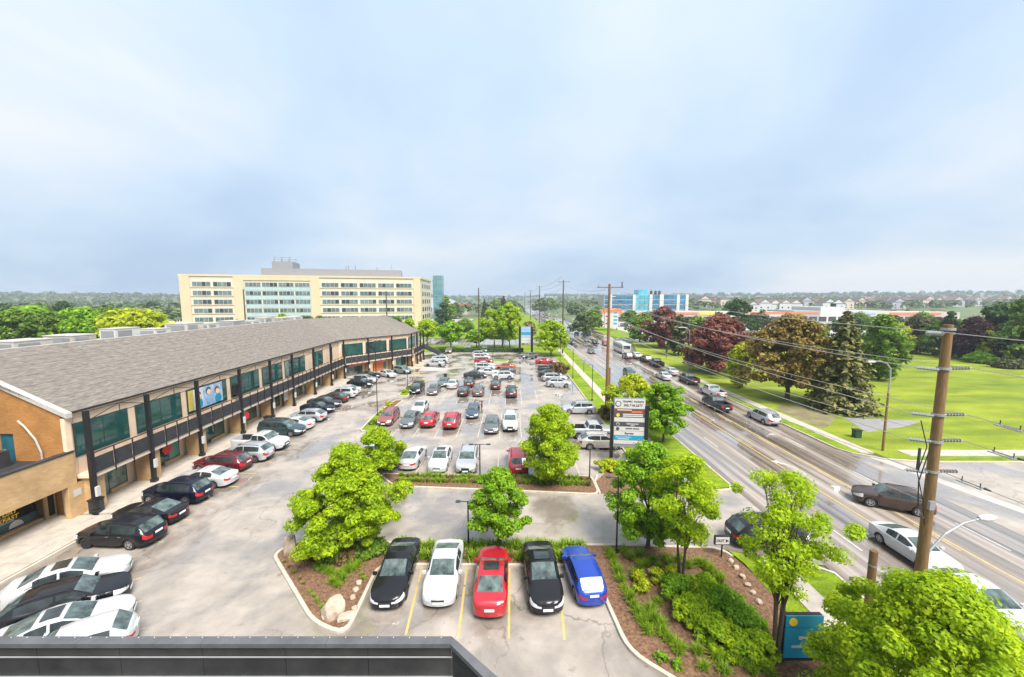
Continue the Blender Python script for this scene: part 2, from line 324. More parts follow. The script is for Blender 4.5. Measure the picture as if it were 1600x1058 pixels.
area('field', [(39.0,38.75),(41.98,38.2),(41.98,40.95),(150,40.95),(220,60),(220,140),(46,147),(39.0,120)], Z1, 'field', -.04)
area('verge_lawn', [(42,38.0),(160,38.0),(160,39.2),(42,39.2)], Z1, 'grass', -.04)
area('verge_lawn', [(46,168),(58,168),(58,215),(50,290),(44.3,290),(44.3,172)], Z1, 'grass', -.04)
area('mulch_verge', [(8.6,35.0),(7.6,33.6),(7.6,31.6),(12.3,31.2),(14.79,31.4),(14.79,38.38),(12.37,38.38),(9.8,36.9)], .10, 'mulch', -.04)
area('plaza_lot', [(58,170),(400,170),(400,330),(50,330),(54,220)], .02, 'pave2')
area('hospital_lot', [(-400,225),(-60,225),(-60,330),(-400,330)], .02, 'pave2')
area('far_lot', [(-55,225),(-32,225),(-32,330),(-55,330)], .02, 'pave2')
area('footpath', [(44,46.5),(46.2,52.6),(55.6,51.0),(50.5,48.6),(46.5,47.5)], .135, 'path', .0)
area('footpath', [(-40,195),(-8,205),(-8,207),(-40,199)], .135, 'pave2', .0)
# kerbs: profile swept along a polyline
def kerb(pts, w=.17, h=.15, closed=False, name='kerb', z0=-.03, m='kerb'):
    P = [Vector((x, y)) for x, y in pts]; n = len(P); L, Rr = [], []
    for i in range(n):
        a = P[i-1] if (i > 0 or closed) else P[i]; b = P[(i+1) % n] if (i < n-1 or closed) else P[i]
        d1 = (P[i]-a); d2 = (b-P[i]); d = (d1.normalized() if d1.length else Vector((0,0))) + (d2.normalized() if d2.length else Vector((0,0)))
        d.normalize(); nv = Vector((-d.y, d.x)); c = 1.0
        if d1.length and d2.length: c = max(.5, d.dot(d1.normalized()))
        L.append(P[i]+nv*w/2/c); Rr.append(P[i]-nv*w/2/c)
    b = MB(); V = []
    for l, r in zip(L, Rr): V += [(r.x,r.y,z0),(r.x,r.y,h-.02),(r.x+(l.x-r.x)*.15,r.y+(l.y-r.y)*.15,h),(l.x-(l.x-r.x)*.15,l.y-(l.y-r.y)*.15,h),(l.x,l.y,h-.02),(l.x,l.y,z0)]
    F = []
    for i in range(n if closed else n-1):
        a = i*6; c = ((i+1) % n)*6
        for k in range(5): F.append((a+k, c+k, c+k+1, a+k+1))
    if not closed: F += [(0,1,2,3,4,5), tuple((n-1)*6+k for k in (5,4,3,2,1,0))]
    b.add(V, F); return tag(b.build(name, M[m]), kind='structure')
def rnd(pts, r=1.0, k=4):          # round the corners of a closed polygon
    out = []; n = len(pts)
    for i in range(n):
        p = Vector(pts[i]); a = Vector(pts[i-1]); c = Vector(pts[(i+1) % n]); u = (a-p); v = (c-p)
        rr = min(r, u.length*.45, v.length*.45); s0 = p+u.normalized()*rr; s1 = p+v.normalized()*rr
        for j in range(k+1):
            t = j/k; q = s0*(1-t)**2 + p*2*t*(1-t) + s1*t*t; out.append((q.x, q.y))
    return out
kerb([(LOT_R+.085,38.4),(LOT_R+.085,108.1),(8.4,113.7),(7.95,118.7),(-2,118.7),(-40,118.7)])
kerb([(SW0,31.5),(SW1,31.75),(ROAD_L-.5,32.2),(ROAD_L-.085,33.0),(ROAD_L-.085,137)]); kerb([(ROAD_L-.085,-20),(ROAD_L-.085,21.8),(ROAD_L-.9,22.5)])
kerb([(8.0,34.9),(7.5,33.6),(7.5,31.5)]); kerb([(9.7,37.0),(12.29,38.4)])
kerb([(ROAD_R+.09,41.6),(ROAD_R+.09,116)]); kerb([(130,37.9),(42.6,37.9),(38.6,38.6),(36.6,40.2),(ROAD_R+.09,41.6)])
kerb([(44.2,172),(44.2,290)])
area('bank_soil', rnd([(39.4,47.5),(43.0,50.5),(46,53.5),(47.5,58),(43.5,59.5),(40.2,58.2),(39.3,53)],2.), .126, 'dirt', .0)
bed = rnd([(-15.5,23.6),(-10.2,18.3),(-8.2,17.5),(-8.3,22.6),(4.9,22.5),(5.5,16.6),(7.5,14.9),(12,12.3),(14.5,10.5),(14.5,22.2),(13.9,24.2),(6.4,24.5),(-8.7,24.8),(-14.6,24.9)], .9)
area('mulch_bed', bed, .10, 'mulch', -.04)
kerb(bed[:43], w=.2); kerb(bed[50:]+bed[:1], w=.2)
isl = rnd([(-12.6,35.2),(-10.4,32.75),(0,31.95),(7.4,31.3),(7.4,34.75),(-2,34.9)], .8)
area('mulch_island', isl, .10, 'mulch', -.04); kerb(isl, closed=True, w=.18)
# small lot islands with turf
def island(pts, m='grass'):
    p = rnd([g(*q) for q in pts], .7); area('turf_island', p, .10, m, -.04); kerb(p, closed=True)
island([(562,674),(585,676),(589,668),(612,640),(596,640),(580,655)])
island([(598,640),(612,640),(630,626),(618,626)], 'mulch')
island([(622,619),(637,620),(644,607),(664,600),(660,597),(640,601)])
island([(752,566),(793,566),(795,563),(752,563)])
# walkways made of slabs
def slabs(name, p0, dirv, nrm, wid, step, n, m, z=.145, z0=-.03, gap=.025, nw=1):
    root = thing(name, None, None); del_keys = None
    root['kind'] = 'structure'; root.location = (p0[0], p0[1], 0)
    d = Vector(dirv).normalized(); q = Vector(nrm).normalized()
    b = MB(); P = [Vector(p0)+d*a+q*c for a, c in ((0,0),(step*n,0),(step*n,wid),(0,wid))]
    b.prism([(v.x, v.y) for v in P] if d.x*q.y-d.y*q.x > 0 else [(v.x, v.y) for v in reversed(P)], z0, z-.012); b.build('bedding', M['kerb'], root)
    ww = wid/nw; bs = MB().obox((0,0), (d.x,d.y), (q.x,q.y), step/2-gap/2, ww/2-gap/2, z-.03, z); me = bs.mesh('slab')
    for i in range(n):
        for k in range(nw):
            c = d*(i+.5)*step + q*(k+.5)*ww
            link('slab', me, M[m], root, (c.x, c.y, random.uniform(-.003,.003)))
    return root
random.seed(3)
slabs('sidewalk', (SW0,31.8), (0,1), (1,0), SW1-SW0, 1.6, 65, 'concrete')
slabs('sidewalk', (15.7,9.5), (0,1), (1,0), 1.5, 1.5, 9, 'concrete')
area('verge_lawn', [(14.52,9),(15.68,9),(15.68,23.3),(14.2,23.9),(14.52,22.6)], .11, 'grass', -.04)
area('verge_lawn', [(17.22,0),(ROAD_L-.19,0),(ROAD_L-.19,21.8),(17.22,22.6)], .11, 'grass', -.04)
slabs('sidewalk', (37.52,40.2), (0,1), (1,0), 1.45, 1.6, 48, 'concrete')
slabs('sidewalk', (42,39.3), (1,0), (0,1), 1.6, 1.6, 60, 'concrete')
area('crosswalk_strip', [(37.5,39.3),(38.7,38.9),(41.2,26.5),(40.0,26.2)], .006, 'pave2')
cor = rnd([(41.2,26.2),(44,27.6),(60,27.0),(60,10),(42,10)], 1.2); area('corner_lawn', cor, .10, 'grass', -.04); kerb(cor, closed=True)
# painted lines
def strip(name, a, b, wd, m, z=.004):
    a = Vector(a); b = Vector(b); d = (b-a).normalized(); q = Vector((-d.y, d.x))*wd/2
    bb = MB().sheet([(a-q)[:], (b-q)[:], (b+q)[:], (a+q)[:]], z); return tag(bb.build(name, M[m]), kind='structure')
for x0, y0, x1, y1 in [(661,880,634,992),(730,882,716,996),(796,888,795,998),(873,888,882,1000)]:
    a = Vector(g(x0,y0)); c = Vector(g(x1,y1)); mid = a.lerp(c,.36); strip('stall_line', a, a.lerp(c,.33), .12, 'yellow'); strip('stall_line', mid, c, .12, 'yellow')
strip('stall_line', (5.0,22.2), (5.2,18.6), .05, 'yellow') if 0 else None
def walk_x(y): return -29.6-(y-28.3)*.052
for i in range(22):                   # stalls along the shops
    y = 25.2 + i*2.62
    strip('stall_line', (walk_x(y)+.3, y), (walk_x(y)+5.6, y-.25), .11, 'yellow' if i < 9 else 'paleline')
for x, y in ((200,909),(200,946),(203,990),(205,1030)):
    a = Vector(g(x,y)); d = Vector((math.cos(R(36)), math.sin(R(36)))); strip('stall_line', a-d*4.5, a+d*.55, .11, 'yellow')
for k in range(9):                    # row along the planted island
    x = -9.2+k*2.6; strip('stall_line', (x,35.3), (x+.0,40.2), .1, 'paleline')
for k in range(8):
    x = -14.6+k*2.62; strip('stall_line', (x,45.0), (x,55.0), .1, 'paleline')
for k in range(9):
    x = -16.8+k*2.62; strip('stall_line', (x,60.0), (x,70.0), .1, 'paleline')
for k in range(9):
    y = 40.4+k*2.7 + (9 if k > 4 else 0); strip('stall_line', (7.0,y), (LOT_R-.1,y), .1, 'paleline')
for k in range(6):
    y = 78+k*2.7; strip('stall_line', (-9,y), (1.5,y), .1, 'paleline')
strip('stall_line', (-3.7,77), (-3.7,94), .14, 'yellow')
for a in range(5): strip('hatch_line', (-24.6+a*.8,84.5+a*.3), (-22.2+a*.8,87+a*.3), .2, 'yellow')
strip('lane_line', (26.7,-30), (26.7,118), .14, 'yellow', .009); strip('lane_line', (29.9,-30), (29.9,118), .14, 'yellow', .009)
strip('lane_line', (26.7,172), (26.7,420), .14, 'yellow', .009)
for k in range(28):
    y = -12+k*9.0
    if 132 < y < 166: continue
    for x in (23.1, 32.9): strip('lane_line', (x,y), (x,y+3.2), .13, 'white_line', .009)
    for x in (27.0, 29.6): strip('lane_line', (x,y), (x,y+3.), .1, 'yellow', .009)
strip('lane_line', (27,127), (36,127), .5, 'white_line', .009)
def arrow(c, flip=1):
    b = MB(); x, y = c
    b.sheet([(x-.08,y-1.5),(x+.08,y-1.5),(x+.08,y+.3),(x-.08,y+.6)], .010)
    b.sheet([(x+.1*-flip,y+.75),(x+.1*-flip,y+.3),(x-.75*flip,y+1.0),(x-.75*flip,y+1.4)][::flip], .011)
    b.sheet([(x-.6*flip,y+.7),(x-1.35*flip,y+1.55),(x-.6*flip,y+1.8)][::-flip], .012)
    tag(b.build('turn_arrow', M['white_line']), kind='structure')
arrow(g(1242,731)); arrow(g(1312,774), -1)
# roof terrace edge of the building the view is taken from
M['capm'] = mat('weathered_cap_metal', (.095,.095,.098), .5, var=.3, scale=2.5); zt = 12.7; YP = 3.93
tr = thing('terrace_parapet', 'grey capped parapet with dark ribbed cladding along the bottom of the view', 'parapet', (-3,3.5,zt-1.2))
ZP = lambda x, y: g(x, y, zt)
cx1 = ZP(704,1003)[0]
for i in range(6):
    xa = -9+(cx1+9)*i/6; xb = -9+(cx1+9)*(i+1)/6; MB().box(xa+(.0015 if i else 0),xb-(.0015 if i < 5 else 0),YP,YP+.10,zt-.05,zt).build('cap', M['capm'], tr)
for i in range(34): xr = -6.2+i*.18; MB().cyl((xr,YP+.085,zt),(xr,YP+.085,zt+.004),.006,.004,6).build('rivet', M['white'], tr)
d = Vector((1.05,-1)).normalized(); q = Vector((-d.y, d.x))
b = MB(); c0 = Vector((cx1,YP)); b.prism([(c0+q*.0)[:],(c0+d*1.1)[:],(c0+d*1.1+q*.12)[:],(c0+Vector((.004,.10)))[:]], zt-.052, zt-.002); b.build('cap', M['capm'], tr)
M['clad'] = mat('charcoal_cladding', (.035,.034,.033), .5, var=.4, scale=1.6)
for k, (z0, z1) in enumerate(((zt-.16,zt-.07),(zt-.40,zt-.175),(zt-.50,zt-.415))):
    nseg = 9
    for i in range(nseg):
        x0 = -9+(cx1+9)*i/nseg; x1 = -9+(cx1+9)*(i+1)/nseg
        b = MB().box(x0+.003,x1-.003,YP+.02,YP+.06,z0,z1); b.build('cladding_panel', M['clad'], tr)
    a = c0+q*.02; e2 = c0+d*1.1+q*.02
    b = MB().prism([a[:], e2[:], (e2+q*.06)[:], (a+q*.06)[:]], z0, z1); b.build('cladding_panel', M['clad'], tr)
for z in (zt-.17, zt-.41):
    MB().box(-9,cx1+.02,YP+.002,YP+.019,z-.0022,z+.0022).build('seam_strip', M['galv'], tr)
    MB().cyl((c0.x+q.x*.03,c0.y+q.y*.03,z),((c0+d*1.1+q*.03).x,(c0+d*1.1+q*.03).y,z),.003).build('seam_strip', M['galv'], tr)
MB().box(-9,cx1+.05,2.2,YP+.05,zt-.66,zt-.52).build('gutter', M['dark'], tr)
MB().box(-9,cx1,YP+.062,YP+.09,zt-1.1,zt-.065).build('wall', M['clad'], tr)

for px, py, lb in ((806,640,'round iron manhole cover in the aisle beyond the oval tree'),):
    x, y = g(px, py); tag(MB().cyl((x,y,-.02),(x,y,.008),.36,n=20).build('manhole_cover', mat('cast_iron', (.09,.075,.06), .5, .3, bump=.5)), lb, 'manhole cover')
# ---------------------------------------------------------------- shopping plaza on the left
FP = [Vector((-32.0,28.3)), Vector((-34.7,79.5)), Vector((-24.2,94.2)), Vector((-24.0,104.5))]
def miter(i, n):            # point offset n metres behind the column line at vertex i
    def dirn(k): return (FP[k+1]-FP[k]).normalized()
    if i == 0: d = dirn(0); return FP[0]+Vector((-d.y, d.x))*n
    if i == 3: d = dirn(2); return FP[3]+Vector((-d.y, d.x))*n
    d1, d2 = dirn(i-1), dirn(i); n1 = Vector((-d1.y,d1.x)); n2 = Vector((-d2.y,d2.x)); b = (n1+n2).normalized()
    return FP[i]+b*(n/b.dot(n1))
def off(n): return [miter(i, n) for i in range(4)]
mall = thing('shopping_plaza', 'long two storey shopping plaza with shingle roof and black steel balcony', 'building', (-32,28.3,0))
EZ, RZ, RN, EN = 7.62, 12.4, 9.7, .95
CT = 8.2
def slope_z(n): return EZ+(RZ-EZ)*n/RN
e0, r0, rb, bk = off(EN), off(RN), off(RN+1.2), off(22)
e0[0] = e0[0]-Vector((0,.35)); r0[0] = r0[0]-Vector((0,.35)); rb[0] = rb[0]-Vector((0,.35))
r0[3] = r0[3]-Vector((0,2.2))
b = MB()
for i in range(3):           # each slope as strips so the shingle courses have edges
    nst = 14
    for k in range(nst):
        t0, t1 = k/nst, (k+1)/nst
        A0, A1 = e0[i].lerp(r0[i],t0), e0[i+1].lerp(r0[i+1],t0); B0, B1 = e0[i].lerp(r0[i],t1), e0[i+1].lerp(r0[i+1],t1)
        z0 = slope_z(EN)+(RZ-slope_z(EN))*t0; z1 = slope_z(EN)+(RZ-slope_z(EN))*t1
        b.add([(A0.x,A0.y,z0+.02),(A1.x,A1.y,z0+.02),(B1.x,B1.y,z1),(B0.x,B0.y,z1),(A0.x,A0.y,z0-.1),(A1.x,A1.y,z0-.1)], [(0,1,2,3),(4,5,1,0)])
p, q_ = e0[3], r0[3]; bkp = rb[3]
b.add([(p.x,p.y,slope_z(EN)),(bkp.x-4,p.y+.3,slope_z(EN)),(q_.x,q_.y,RZ)], [(0,1,2)])
roof = b.build('roof', M['shingle'], mall)
b = MB()
for i in range(3):
    A0, A1, B0, B1 = e0[i], e0[i+1], off(1.5)[i], off(1.5)[i+1]
    b.add([(A0.x,A0.y,slope_z(EN)-.12),(A1.x,A1.y,slope_z(EN)-.12),(B1.x,B1.y,slope_z(EN)-.0),(B0.x,B0.y,slope_z(EN)-.0)], [(3,2,1,0)])
b.build('soffit', M['stucco'], mall)
b = MB()
for i in range(3):
    A0, A1, C0, C1 = r0[i], r0[i+1], rb[i], rb[i+1]
    b.add([(A0.x,A0.y,RZ+.01),(A1.x,A1.y,RZ+.01),(C1.x,C1.y,RZ-.06),(C0.x,C0.y,RZ-.06),(C0.x,C0.y,RZ-1.2),(C1.x,C1.y,RZ-1.2)], [(0,1,2,3),(3,2,5,4)])
b.build('ridge_flashing', M['white_trim'], mall)
b = MB()
for i in range(3):
    C0, C1, D0, D1 = rb[i], rb[i+1], bk[i], bk[i+1]
    b.add([(C0.x,C0.y,RZ-1.1),(C1.x,C1.y,RZ-1.1),(D1.x,D1.y,RZ-1.1),(D0.x,D0.y,RZ-1.1),(D0.x,D0.y,0),(D1.x,D1.y,0)], [(0,1,2,3),(3,2,5,4)])
b.build('flat_roof', M['pave2'], mall)
gut = MB(); gp = [(p_.x, p_.y, slope_z(EN)+.0) for p_ in e0]; gut.tube(gp, .07, 6); gut.build('gutter', M['black'], mall)
def seg(i):
    a, c = FP[i], FP[i+1]; d = (c-a).normalized(); n = Vector((-d.y, d.x)); return a, d, n, (c-a).length
def sbox(mb, i, s0, s1, n0, n1, z0, z1):
    a, d, n, L = seg(i); c = a+d*(s0+s1)/2+n*(n0+n1)/2
    mb.obox(c[:], d[:], n[:], (s1-s0)/2, (n1-n0)/2, z0, z1); return mb
def poly_wall(name, n, z0, z1, m, t=.25):
    A = off(n); B = off(n+t)
    for i in range(3):
        bb = MB().prism([A[i][:], A[i+1][:], B[i+1][:], B[i][:]], z0, z1); bb.build(name, M[m], mall)
poly_wall('upper_wall', 1.3, 3.2, 8.05, 'stucco'); poly_wall('lower_wall', 2.05, 0, 3.2, 'stucco')
A, B_ = off(.06), off(2.2)
for i in range(3): MB().prism([A[i][:],A[i+1][:],B_[i+1][:],B_[i][:]], 2.95, 3.18).build('balcony_floor', M['stucco'], mall)
colS = {0:[0.05,5.2,11.0,17.8,24.3,30.2,37.4,44.4,51.0], 1:[5.6,11.8,17.6], 2:[3.6,7.0,10.2]}
random.seed(5)
mg = [M['gglass'], M['gglass'], M['gglass2'], M['gglass'], mat('dark_shop_glass', (.008,.02,.02), .05, scale=.9, spec=.8, col2=(.05,.11,.10)), mat('curtained_glass', (.05,.12,.11), .1, scale=2.2, spec=.8, col2=(.24,.30,.26))]  # dark shop glass has pale reflections painted into its colour noise
for i in range(3):
    a, d, n, L = seg(i); cs = colS[i]
    for s in cs:
        col = sbox(MB(), i, s-.13, s+.13, -.15, .15, 0, CT).build('column', M['black'], mall)
        sbox(MB(), i, s-.2, s+.2, -.22, .22, .14, .45).build('column_base', M['black'], col, wp=mall)
        sbox(MB(), i, s+.22, s+1.15, .3, 1.7, .1, 2.95).build('brick_pier', M['brick'], mall)
        sbox(MB(), i, s-.14, s+.14, -.33, -.175, 1.5, 2.25).build('column_notice', M['white'], mall)
    ends = ([-.0] if cs[0] > .5 else []) + cs + [L]
    for k in range(len(ends)-1):
        s0, s1 = ends[k]+.17, ends[k+1]-.17; w_ = s1-s0
        if w_ < 1: continue
        npn = max(2, round(w_/1.45)); st = w_/npn
        for j in range(npn):         # railing panel between two posts
            sbox(MB(), i, s0+j*st+.05, s0+(j+1)*st-.05, -.03, .03, 3.22, 4.45).build('railing_panel', M['rail'], mall)
            sbox(MB(), i, s0+j*st-.035, s0+j*st+.035, -.10, -.032, 2.75, 4.85).build('railing_post', M['black'], mall)
        sbox(MB(), i, s0, s1, -.06, -.0, 4.80, 4.87).build('top_rail', M['black'], mall)
        sbox(MB(), i, s0, s1, -.05, .02, 2.9, 3.0).build('balcony_edge', M['white_trim'], mall)
        t = MB(); P = lambda s, z, nn_=-.05: (a+d*s+n*nn_).to_3d()+Vector((0,0,z)); sm = (s0+s1)/2
        for p0, p1 in ((P(s0,8.12),P(s1,8.12)),(P(s0,7.45),P(s1,7.45)),(P(s0,7.45),P(sm,8.12)),(P(s1,7.45),P(sm,8.12)),(P(sm,8.12),P(sm,7.45))): t.cyl(p0,p1,.03,n=5)
        t.build('truss', M['black'], mall)
        # upper windows
        wz0, wz1 = 4.6, 7.05; npan = max(2, int(w_/1.1)); wa, wb = s0+.12, s1-.42
        if (i, k) == (0, 6): wa = s0+2.2
        if (i, k) == (0, 7): wa, wb = s0+2.6, s0+3.6; npan = 1
        fr = sbox(MB(), i, wa-.07, wb+.07, 1.23, 1.295, wz0-.08, wz1+.08).build('window', M['frame'], mall)
        mat_b = mg[(k*3+i) % 6]; poster = (i == 0 and k == 2)
        for j in range(npan):
            x0 = wa+(wb-wa)*j/npan+.04; x1 = wa+(wb-wa)*(j+1)/npan-.04
            mm = mat_b if random.random() > .25 else random.choice(mg)
            sbox(MB(), i, x0, x1, 1.21, 1.228, wz0, wz1).build('pane', mm, fr, wp=mall)
        # shop fronts
        sa, sb = s0+1.35, s1-.25; nsh = max(2, int((sb-sa)/1.25))
        fr = sbox(MB(), i, sa-.08, sb+.08, 1.96, 2.045, .25, 2.85).build('shop_window', M['frame'], mall)
        for j in range(nsh):
            x0 = sa+(sb-sa)*j/nsh+.04; x1 = sa+(sb-sa)*(j+1)/nsh-.04
            sbox(MB(), i, x0, x1, 1.94, 1.956, .5 if j % 3 else .2, 2.75).build('pane', random.choice(mg), fr, wp=mall)
        if (k+i) % 2 == 0:
            cb = ['red','white','blue_sign','yellow_ink','orange','slate'][(k*2+i) % 6]; bd = sbox(MB(), i, sa+.2, sa+(sb-sa)*.62, 1.80, 1.9, 2.3, 2.78).build('shop_sign', M[cb], mall)
            for q5 in range(5): sbox(MB(), i, sa+.4+q5*.34, sa+.6+q5*.34, 1.77, 1.798, 2.45, 2.65).build('sign_mark', M['ink'] if cb in ('white','yellow_ink') else M['white'], bd, wp=mall)
        if i < 2: sbox(MB(), i, sa+(sb-sa)*.5, sb, 1.8, 1.92, .1, .48).build('planter_ledge', M['brick'], mall)
# posters, ribbon, signs on the shop fronts
a, d, n, L = seg(0)
def fpt(i, s, nn_, z):
    a, d, n, L = seg(i); v = a+d*s+n*nn_; return Vector((v.x, v.y, z))
def disc(name, c, r, axn, m, parent, npt=12, lob=0, off_=None):
    axn = Vector(axn); t = axn.cross(Vector((0,0,1))).normalized(); u = Vector((0,0,1)); bb = MB(); V = []
    for k in range(npt):
        an = 2*math.pi*k/npt; rr = r*(1+lob*math.cos(an*6)); V.append(c+t*math.cos(an)*rr+u*math.sin(an)*rr)
    bb.add(V+[v+axn*.02 for v in V], [tuple(range(npt-1,-1,-1)), tuple(range(npt,2*npt))]+[(k,(k+1)%npt,npt+(k+1)%npt,npt+k) for k in range(npt)]); return bb.build(name, m, parent)
nrm0 = (-n.x, -n.y, 0)
pm = [mat('poster_pale', (.55,.60,.62), .5, var=.3, scale=1.6), mat('poster_blue', (.10,.28,.55), .5, var=.3, scale=2, col2=(.55,.62,.66)), mat('poster_gold', (.55,.42,.08), .5, var=.1)]
sbox(MB(), 0, 11.35, 12.0, 1.14, 1.205, 4.8, 6.95).build('poster_edge', pm[2], mall)
sbox(MB(), 0, 12.0, 13.4, 1.14, 1.205, 4.75, 6.95).build('poster', pm[0], mall)
sbox(MB(), 0, 13.45, 16.4, 1.14, 1.205, 4.75, 6.95).build('poster', pm[1], mall)
for s_, z_, hr_, sh_ in ((12.65,6.15,'brown_ink','blue_sign'),(14.15,6.3,'slate','skyblue'),(15.5,6.1,'brown_ink','blue_sign')):
    disc('poster_print', fpt(0,s_,1.125,z_+.12), .40, nrm0, M[hr_], mall, 16); disc('poster_print', fpt(0,s_+.05,1.10,z_-.05), .31, nrm0, M['stucco'], mall, 16); disc('poster_print', fpt(0,s_+.1,1.115,z_-.83), .50, nrm0, M[sh_], mall, 16)
disc('flower_decal', fpt(0,8.9,1.75,1.75), .52, nrm0, M['red'], mall, 24, .12)
disc('window_ring', fpt(0,18.9,.1,2.1), .42, nrm0, M['red'], mall, 16)
sbox(MB(), 0, 18.2, 18.9, .5, 1.2, 4.9, 6.1).build('hanging_sign', M['black'], mall)
sbox(MB(), 0, 31.5, 32.5, 1.0, 2.4, .2, 2.8).build('red_panel', M['red'], mall)
sbox(MB(), 0, 29.2, 30.4, .9, 1.0, 1.2, 2.6).build('shop_board', M['white'], mall)
sbox(MB(), 0, 31.6, 34.0, 1.5, 1.55, 1.2, 2.7).build('shop_board', mat('blue_board', (.03,.09,.3), .5), mall)
for s0, s1 in ((1.2,5.2),(6.2,10.5)): sbox(MB(), 1, s0, s1, .6, 1.9, 2.3, 2.86).build('awning', M['orange'], mall)
sbox(MB(), 1, 8.0, 10.6, 1.8, 1.9, .2, 2.3).build('shop_board', M['orange'], mall)
# gable end
a, d, n, L = seg(0)
G = lambda nn_, z, dy=0: (a.x+n.x*nn_, 28.3+dy, z)
b = MB(); prof = [(1.3,0),(1.3,slope_z(1.3)-.18),(RN,RZ-.2),(22,RZ-1.3),(22,0)]
V = [G(*p_) for p_ in prof]+[G(p_[0],p_[1],.3) for p_ in prof]; k = len(prof)
b.add(V, [tuple(range(k)), tuple(range(2*k-1,k-1,-1))]); b.build('gable_wall', M['brick_or'], mall)
b = MB(); prof = [(1.45,4.2),(1.45,slope_z(1.45)-.25),(6.4,slope_z(6.4)-.25),(6.4,6.55),(5.15,6.55),(5.15,4.2)]
V = [G(p_[0],p_[1],-.35) for p_ in prof]+[G(p_[0],p_[1],-.003) for p_ in prof]; k = len(prof)
b.add(V, [tuple(range(k))]+[(j,k+j,k+(j+1)%k,(j+1)%k) for j in range(k)]); b.build('gable_wall', M['brick_or'], mall)
b = MB(); V = []
for nn_, z in ((.85,slope_z(.85)+.06),(RN+.2,RZ+.1)):
    V += [G(nn_,z,-.5), G(nn_,z,-.1), G(nn_,z-.36,-.5), G(nn_,z-.36,-.1)]
b.add(V, [(0,4,5,1),(2,3,7,6),(0,2,6,4),(1,5,7,3),(0,1,3,2),(4,6,7,5)]); b.build('rake_fascia', M['white_trim'], mall)
MB().box(G(1.3,0)[0]-.1, G(1.3,0)[0]+.2, 27.85, 28.25, 4.6, 7.7).build('corner_trim', M['stucco'], mall)
x_ = G(5.3,0)[0]; dr = MB().box(x_-1.02,x_-.02,28.12,28.24,4.2,6.5).build('door', M['teal'], mall)
MB().box(x_-.9,x_-.72,28.06,28.11,5.2,5.28).build('door_handle', M['galv'], dr, wp=mall)
MB().tube([(x_+2.3,27.8,4.4),(x_+2.35,27.75,5.2),(x_+2.1,27.7,6.2),(x_+1.4,27.7,7.2),(x_+.9,27.75,7.6)], .06, 6).build('conduit', M['white_trim'], mall)
# low brick wing in front of the gable
wx = -34.9; fx_ = -32.95; wing = thing('brick_wing', 'low tan brick wing with yellow lettered cafe window at left edge', 'building', (wx,24,0))
MB().box(fx_-.35,fx_,8,28.1,2.62,5.1).build('fascia_wall', M['brick'], wing)
MB().box(fx_-.42,fx_+.05,8,28.15,5.1,5.2).build('parapet_cap', M['rail'], wing)
MB().box(wx-12,fx_-.36,8,28.0,4.3,4.45).build('flat_roof', M['dark'], wing)
MB().box(wx-.6,fx_-.36,8,28.0,2.62,2.75).build('soffit', M['stucco'], wing)
MB().box(wx-12,fx_-3.6,26.6,27.2,4.45,5.6).build('roof_upstand', M['rail'], wing)
MB().box(wx-12,fx_-3.6,26.5,26.59,4.95,5.0).build('upstand_strip', M['white'], wing)
MB().box(fx_-.42,fx_+.0,27.5,28.9,0,2.61).build('brick_pier', M['brick'], wing)
MB().box(fx_+.003,fx_+.02,27.8,28.3,1.7,2.2).build('wall_notice', M['white'], wing)
MB().box(wx-.02,wx+.15,27.45,28.1,0,2.61).build('brick_wall', M['brick'], wing)
MB().box(wx+.16,wx+.2,27.6,27.95,.3,2.3).build('door', M['dark'], wing)
MB().box(wx-.6,wx-.1,8,27.44,.0,.3).build('window_plinth', M['brick'], wing)
wf = MB().box(wx-.5,wx-.42,12,27.4,.3,2.6).build('window', M['frame'], wing)
gsl = mat('slate_window_panel', (.045,.085,.09), .25, var=.2); M['dglass'] = glassmat('dim_glass', (.012,.014,.013))
for j in range(5):
    y1 = 27.3-j*2.6
    MB().box(wx-.415,wx-.40,y1-2.5,y1,.95,2.55).build('pane', M['dglass'], wf, wp=wing)
    MB().box(wx-.415,wx-.40,y1-2.5,y1,.35,.9).build('pane', gsl, wf, wp=wing)
    c = Vector((wx-.395,y1-1.2,.42)); V = [c+Vector((0,-.42,0)), c+Vector((0,.42,0))]+[c+Vector((0,.42*math.cos(t_*math.pi/8),.46*math.sin(t_*math.pi/8))) for t_ in range(1,8)]
    MB().add(V, [tuple([0,1]+list(range(2,9)))]).build('shell_decal', M['white'], wing)
lettering('lettering', 'ALL DAY', .40, M['yellow_ink'], wing, (wx-.36,25.4,1.58), (0,1,0), bold=.012, shear=.2)
lettering('lettering', 'BREAKFAST', .40, M['yellow_ink'], wing, (wx-.36,25.2,1.18), (0,1,0), bold=.012, shear=.2)
MB().box(wx-.39,wx-.385,24.2,26.0,.93,1.0).build('banner_strip', M['skyblue'], wing)
